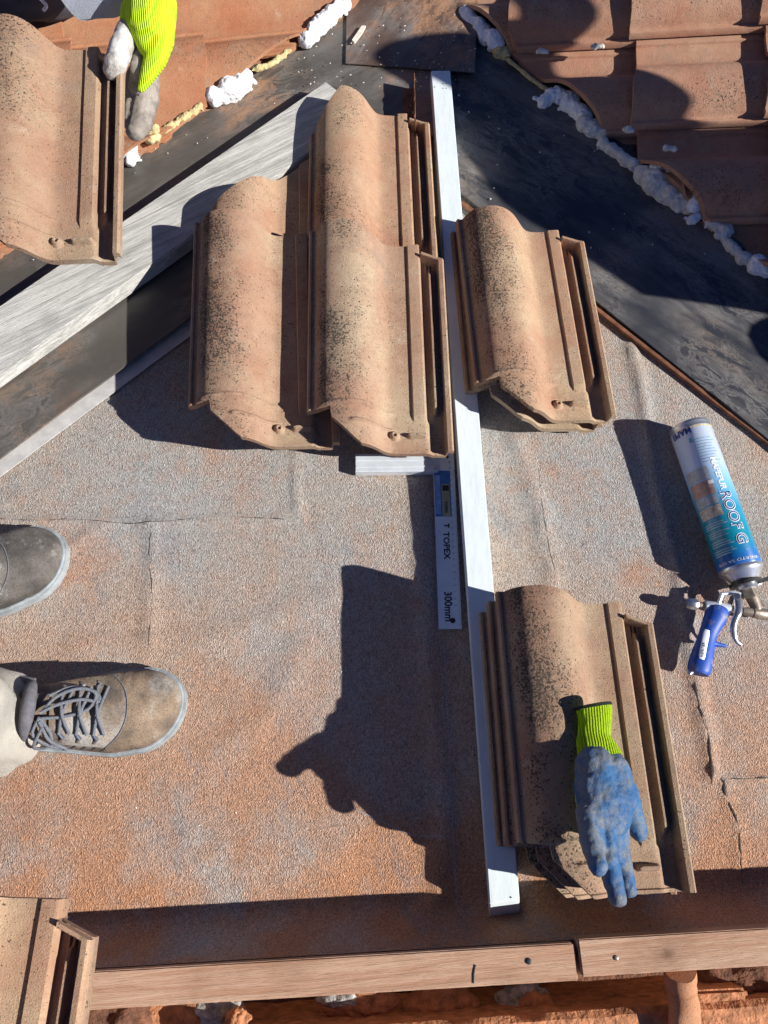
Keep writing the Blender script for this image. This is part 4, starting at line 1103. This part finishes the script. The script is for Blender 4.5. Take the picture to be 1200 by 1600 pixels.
def dress(S_, up, xo=0):
    S = lambda x, a, off=0.0: S_(x+.022, a, off)
    sub("vamp_panel", surf_patch(S, .125, .190+xo, -.62, .50, .0040, .028), M_patch, up)
    bm = bmesh.new(); tube(bm, [S(.190+xo+.028*(1-(2*t/30-1)**2), -.62+1.12*t/30, .0048) for t in range(31)], .0008, 6); sub("stitching", bm, M_lace, up)
    for k in range(3):
        for sg, a in ((-1, -.36), (1, .24)):
            bm = bmesh.new(); x = .135+.021*k; p = S(x, a, .004); q = S(x, a*1.5, .004); r = S(x+.006, a*1.2, .006)
            tube(bm, [p, r, q], [.0022, .003, .002], 8); sub("eyelet", bm, M_steel, up)
    for k in range(3):
        bm = bmesh.new(); a, b = S(.137+.021*k, -.36, .007), S(.150+.021*k, .24, .007); m_ = S(.143+.021*k, -.06, .011)
        tube(bm, spline([a, m_, b], 6), .0021, 8); c, d_ = S(.137+.021*k, .24, .007), S(.150+.021*k, -.36, .007); m2 = S(.143+.021*k, -.06, .014)
        tube(bm, spline([c, m2, d_], 6), .0021, 8); sub("lace", bm, M_lace, up)
    loops = [[(.118, -.05), (.135, .10), (.160, .18), (.180, .12), (.172, -.02), (.145, -.10), (.118, -.12)],
             [(.118, -.05), (.14, .02), (.165, .06), (.184, .04), (.178, .16), (.15, .24), (.125, .12)],
             [(.118, -.10), (.108, -.34), (.118, -.56), (.136, -.66), (.142, -.60), (.128, -.42), (.118, -.15)],
             [(.118, -.12), (.128, -.36), (.122, -.6), (.104, -.66), (.108, -.5), (.122, -.22)]]
    for i, lp in enumerate(loops):
        bm = bmesh.new(); tube(bm, spline([S(x, a, .012+.004*math.sin(i+j)) for j, (x, a) in enumerate(lp)], 7), .0022, 8); sub("lace", bm, M_lace, up)
    bm = bmesh.new()
    for r_ in range(3):
        for k in range(4):
            p = S(.148+.013*k-.004*r_, -.72-.05*r_, .0006); ball(bm, p, .0015, 1)
    sub("perforations", bm, M_black, up)
    bm = bmesh.new(); tube(bm, spline([S(.090, -.55, .006), S(.099, -.25, .011), S(.102, 0, .013), S(.099, .3, .012), S(.090, .60, .005)], 6), [.002+.0075*math.sin(math.pi*i/24)**.8 for i in range(25)], 14); sub("tongue", bm, M_collar, up)
    bm = bmesh.new(); tube(bm, spline([S(.085, -.6, .004), S(.05, -.55, .012), S(.01, -.3, .012), S(.0, 0, .012), S(.02, .4, .012), S(.06, .6, .010), S(.09, .6, .004)], 6), .008, 12); sub("collar", bm, M_collar, up)
dress(S1f, up1)
_mp = M_patch; M_patch = M_leatherg; dress(S2f, up2); M_patch = _mp

# ------------------------------------------------------------------ worker holding the tile
root = empty("person", P(110, -420, 0)); tag(root, "person with a neon yellow glove holding up a tile at the top left", "person")
zt_ = ZH+.035
elb = P(60, -260, .36); wr = P(215, -70, .30); sh = P(-60, -520, .62)
hipw = P(-220, -640, .34); hipw.z = .30; kneeL = P(60, -560, .06); 
base_w = Vector((sh.x, sh.y+.10, 0))
J = [(Vector((base_w.x, base_w.y+.25, .22)), (.13, .12)), (Vector((base_w.x, base_w.y+.15, .45)), (.14, .12)), (Vector((base_w.x, base_w.y+.05, .62)), (.09, .08)), (Vector((base_w.x, base_w.y-.02, .70)), .052),
     (Vector((base_w.x, base_w.y-.04, .80)), (.075, .085)), (Vector((base_w.x, base_w.y-.03, .91)), .06)]
B = [(0, 1), (1, 2), (2, 3), (3, 4), (4, 5)]
k = len(J); J += [(Vector((base_w.x+.19, base_w.y+.02, .60)), .055), (elb, .042), (wr, .028), (P(222, -20, .285), .026)]; B += [(2, k), (k, k+1), (k+1, k+2), (k+2, k+3)]
k = len(J); J += [(Vector((base_w.x-.19, base_w.y+.05, .60)), .055), (Vector((base_w.x-.28, base_w.y-.10, .42)), .04), (Vector((base_w.x-.20, base_w.y-.32, .33)), .028), (Vector((base_w.x-.17, base_w.y-.40, .31)), .026)]; B += [(2, k), (k, k+1), (k+1, k+2), (k+2, k+3)]
base_w = base_w + Vector((-.12, .1, 0))
for sg in (1, -1):
    k = len(J); J += [(Vector((base_w.x+.12*sg, base_w.y+.18, .20)), .085), (Vector((base_w.x+.22*sg, base_w.y-.05, .34)), .062), (Vector((base_w.x+.20*sg, base_w.y+.12, .07)), .045), (Vector((base_w.x+.22*sg, base_w.y-.05, .05)), .04)]; B += [(0, k), (k, k+1), (k+1, k+2), (k+2, k+3)]
o = body("body", J, B, M_skin); o.parent = root; o.location = -root.location
Jc = J[:3]+[J[6], J[7]]; 
inflate("jacket", [J[0], J[1], J[2]], [(0, 1), (1, 2)], .02, M_sleeve, root)
# sleeve down to the wrist, hem hanging into the frame
bm = bmesh.new(); sp_ = spline([J[6][0], elb, P(140, -100, .34), P(150, -14, .33)], 10); 
tube(bm, sp_, [.070-.018*i/len(sp_)+.006*math.sin(i*1.1) for i in range(len(sp_))], 32, flat=.9)
for v in bm.verts: v.co += v.co.normalized()*0+Vector((noise.noise(v.co*22), noise.noise(v.co*22+Vector((5, 0, 0))), noise.noise(v.co*22+Vector((9, 0, 0)))))*.010
link("sleeve", bm, M_sleeve, root)
bm = bmesh.new(); tube(bm, spline([P(50, -30, .26), P(60, -6, .25), P(72, 8, .25), P(68, 16, .25)], 5), [.003]*16, 8); link("cord", bm, M_foamW, root)
hz = ZH+.065
gl = [(P(238, -60, hz+.04), .036, P(236, 0, hz+.03), .040), (P(236, 0, hz+.03), .040, P(232, 40, hz+.012), .036), (P(250, 10, hz+.02), .028, P(250, 62, hz), .023), (P(214, 20, hz+.02), .026, P(206, 46, hz+.005), .020),
      (P(250, 62, hz), .023, P(243, 92, hz-.010), .0185), (P(243, 92, hz-.010), .0185, P(229, 122, hz-.022), .0115), (P(229, 122, hz-.022), .0115, P(220, 140, hz-.03), .006), (P(225, 42, hz+.012), .026, P(233, 70, hz), .020)]
blob("knit_glove", gl, M_neon, root, voxel=.0028, smooth=4)
blob("glove_thumb", [(P(200, 46, hz+.01), .0170, P(191, 70, hz+.006), .0190), (P(191, 70, hz+.006), .0190, P(180, 100, hz-.004), .0180), (P(180, 100, hz-.004), .0180, P(176, 110, hz-.010), .0150)], M_whitetip, root, voxel=.002, smooth=3, wrinkle=.0018, wscale=80)
blob("glove_fingers", [(P(222, 62, hz-.01), .013, P(216, 104, hz-.02), .0125), (P(216, 104, hz-.02), .0125, P(212, 136, hz-.045), .012),
                       (P(232, 100, hz-.05), .020, P(229, 150, hz-.07), .0215), (P(229, 150, hz-.07), .0215, P(220, 188, hz-.085), .0205), (P(220, 188, hz-.085), .0205, P(212, 204, hz-.09), .0165), (P(214, 120, hz-.06), .018, P(208, 190, hz-.09), .0185)],
     M_greyglove, root, voxel=.0022, smooth=2, wrinkle=.0016, wscale=60)
blob("trousers", [(P(-220, -40, .22), .10, P(40, -45, .20), .085), (P(40, -45, .20), .085, P(110, -42, .14), .07), (P(-220, -60, .24), .10, P(-300, -300, .25), .12)], M_dcloth, root, voxel=.008, smooth=3, wrinkle=.006, wscale=14)

# ------------------------------------------------------------------ second worker, outside the frame at the right: only the shadow is in the picture
SH = Vector((1.42, .86, 0))
root = empty("person", SH); tag(root, "person crouching on the right slope beyond the frame, seen only by the shadow", "person")
def W(x, y, z): return SH + Vector((x, y, z))
J = [(W(.0, -.05, .36), (.15, .19)), (W(.0, -.045, .52), (.14, .20)), (W(.0, -.04, .65), (.12, .15)), (W(.0, .03, .72), (.10, .11)), (W(.0, .11, .78), .075),
     (W(.0, .19, .83), (.11, .11)), (W(.0, .23, .88), (.09, .09))]
B = [(0, 1), (1, 2), (2, 3), (3, 4), (4, 5), (5, 6)]
for el_, wr_, hd2, ex in ((W(-.12, -.15, .55), W(-.24, -.10, .46), W(-.30, -.09, .43), 2), (W(.0, .17, .745), W(.0, .29, .755), W(.0, .37, .80), 3)):
    k = len(J); J += [(el_, .05), (wr_, .040), (hd2, .035)]; B += [(ex, k), (k, k+1), (k+1, k+2)]
for sg in (1, -1):
    k = len(J); J += [(W(.02, -.08+.14*sg, .28), .095), (W(-.20, -.08+.2*sg, .36), .07), (W(-.06, -.08+.18*sg, .07), .05), (W(-.2, -.08+.18*sg, .05), .045)]; B += [(0, k), (k, k+1), (k+1, k+2), (k+2, k+3)]
o = body("body", J, B, M_dcloth); o.parent = root; o.location = -root.location

# ------------------------------------------------------------------ eaves below the batten
bm = bmesh.new(); 
a, b = P(330, 1616, .02), P(1260, 1552, .02); n_ = 60; rows = []
for i in range(n_+1):
    c = a.lerp(b, i/n_); row = []
    for j, (dy, dz) in enumerate([(.0, -.16), (.003, -.004), (.010, .002), (.02, .0), (.05, -.006), (.12, -.02), (.12, -.16)]):
        nz = .004*noise.noise(Vector((i*.3, j, 0)))
        row.append(bm.verts.new((c.x, c.y-dy+nz, c.z+dz+nz)))
    rows.append(row)
for i in range(n_):
    for j in range(6): bm.faces.new((rows[i][j], rows[i+1][j], rows[i+1][j+1], rows[i][j+1]))
bmesh.ops.recalc_face_normals(bm, faces=bm.faces[:])
tag(seat(link("eaves_tile_row", bm, M_mortar), a.lerp(b, .5)), "rough orange clay edge running along the bottom, below the battens", "clay edging")
def lump(u, v, z, r, sc, mat, label, seed, name="mortar_lump", cat="mortar"):
    bm = bmesh.new(); ball(bm, (0, 0, 0), r, 4, sc)
    for q in bm.verts:
        q.co += q.co.normalized()*r*(.35*noise.noise(q.co*(1.6/r)+Vector((seed, 0, 0)))+.15*noise.noise(q.co*(5/r)+Vector((seed, 3, 0))))
    o = link(name, bm, mat, angle=180); o.location = P(u, v, z); return tag(o, label, cat, "mortar and rubble under the battens")
lump(270, 1596, -.05, .045, (1.5, .8, .6), M_mortar, "orange mortar heap under the batten near the lower left tile", 1)
lump(345, 1580, -.03, .028, (1.2, .8, .5), M_plaster, "grey mortar crust right of the first orange heap", 2)
lump(185, 1600, -.03, .05, (1, .8, .5), M_rubble, "dark clay rubble beside the lower left tile", 3)
lump(372, 1596, -.01, .016, (1, 1, .8), M_mortar, "small round orange stone below the left batten", 4)
lump(560, 1566, -.04, .030, (1.8, .6, .5), M_mortar, "flat orange mortar patch under the batten's middle", 5)
lump(690, 1566, -.045, .030, (1.6, .8, .6), M_mortar, "yellowish clay chunk in the dark gap under the batten", 6)
lump(530, 1560, -.03, .015, (2, .7, .6), M_plaster, "grey mortar smear under the batten left of the clay chunk", 7)
lump(820, 1566, -.045, .024, (1.5, 1, .6), M_plaster, "grey and orange mortar below the batten joint", 8)
lump(838, 1572, -.03, .018, (1.2, .9, .6), M_mortar, "small orange lump beside the mortar below the joint", 9)
lump(1150, 1535, -.03, .05, (1.6, .6, .5), M_rubble, "brown clay rubble at the lower right", 10)
bm = bmesh.new(); pp = [P(1062, 1512, .07), P(1064, 1540, .05), P(1066, 1560, .045), P(1070, 1615, .03)]
tube(bm, spline(pp, 6), [.019+.002*noise.noise(Vector((i*.5, 1, 1))) for i in range(19)], 20)
for v in bm.verts: v.co += v.normal*0 + Vector((noise.noise(v.co*40), noise.noise(v.co*40+Vector((4, 0, 0))), noise.noise(v.co*40+Vector((8, 0, 0)))))*.004
tag(seat(link("clay_pipe_piece", bm, M_clay_orange), P(1066, 1560, .0)), "upright piece of clay tile standing against the batten at the lower right", "broken tile")
bm = bmesh.new(); prism(bm, [P(1085, 1548, .03).xy, P(1168, 1544, .03).xy, P(1172, 1562, .03).xy, P(1086, 1570, .03).xy], -.03, .03)
bmesh.ops.bevel(bm, geom=bm.edges[:], offset=.004, segments=2, affect='EDGES')
tag(seat(link("clay_block", bm, M_mortar), P(1128, 1556, -.03)), "flat broken clay block right of the upright tile piece", "broken tile")
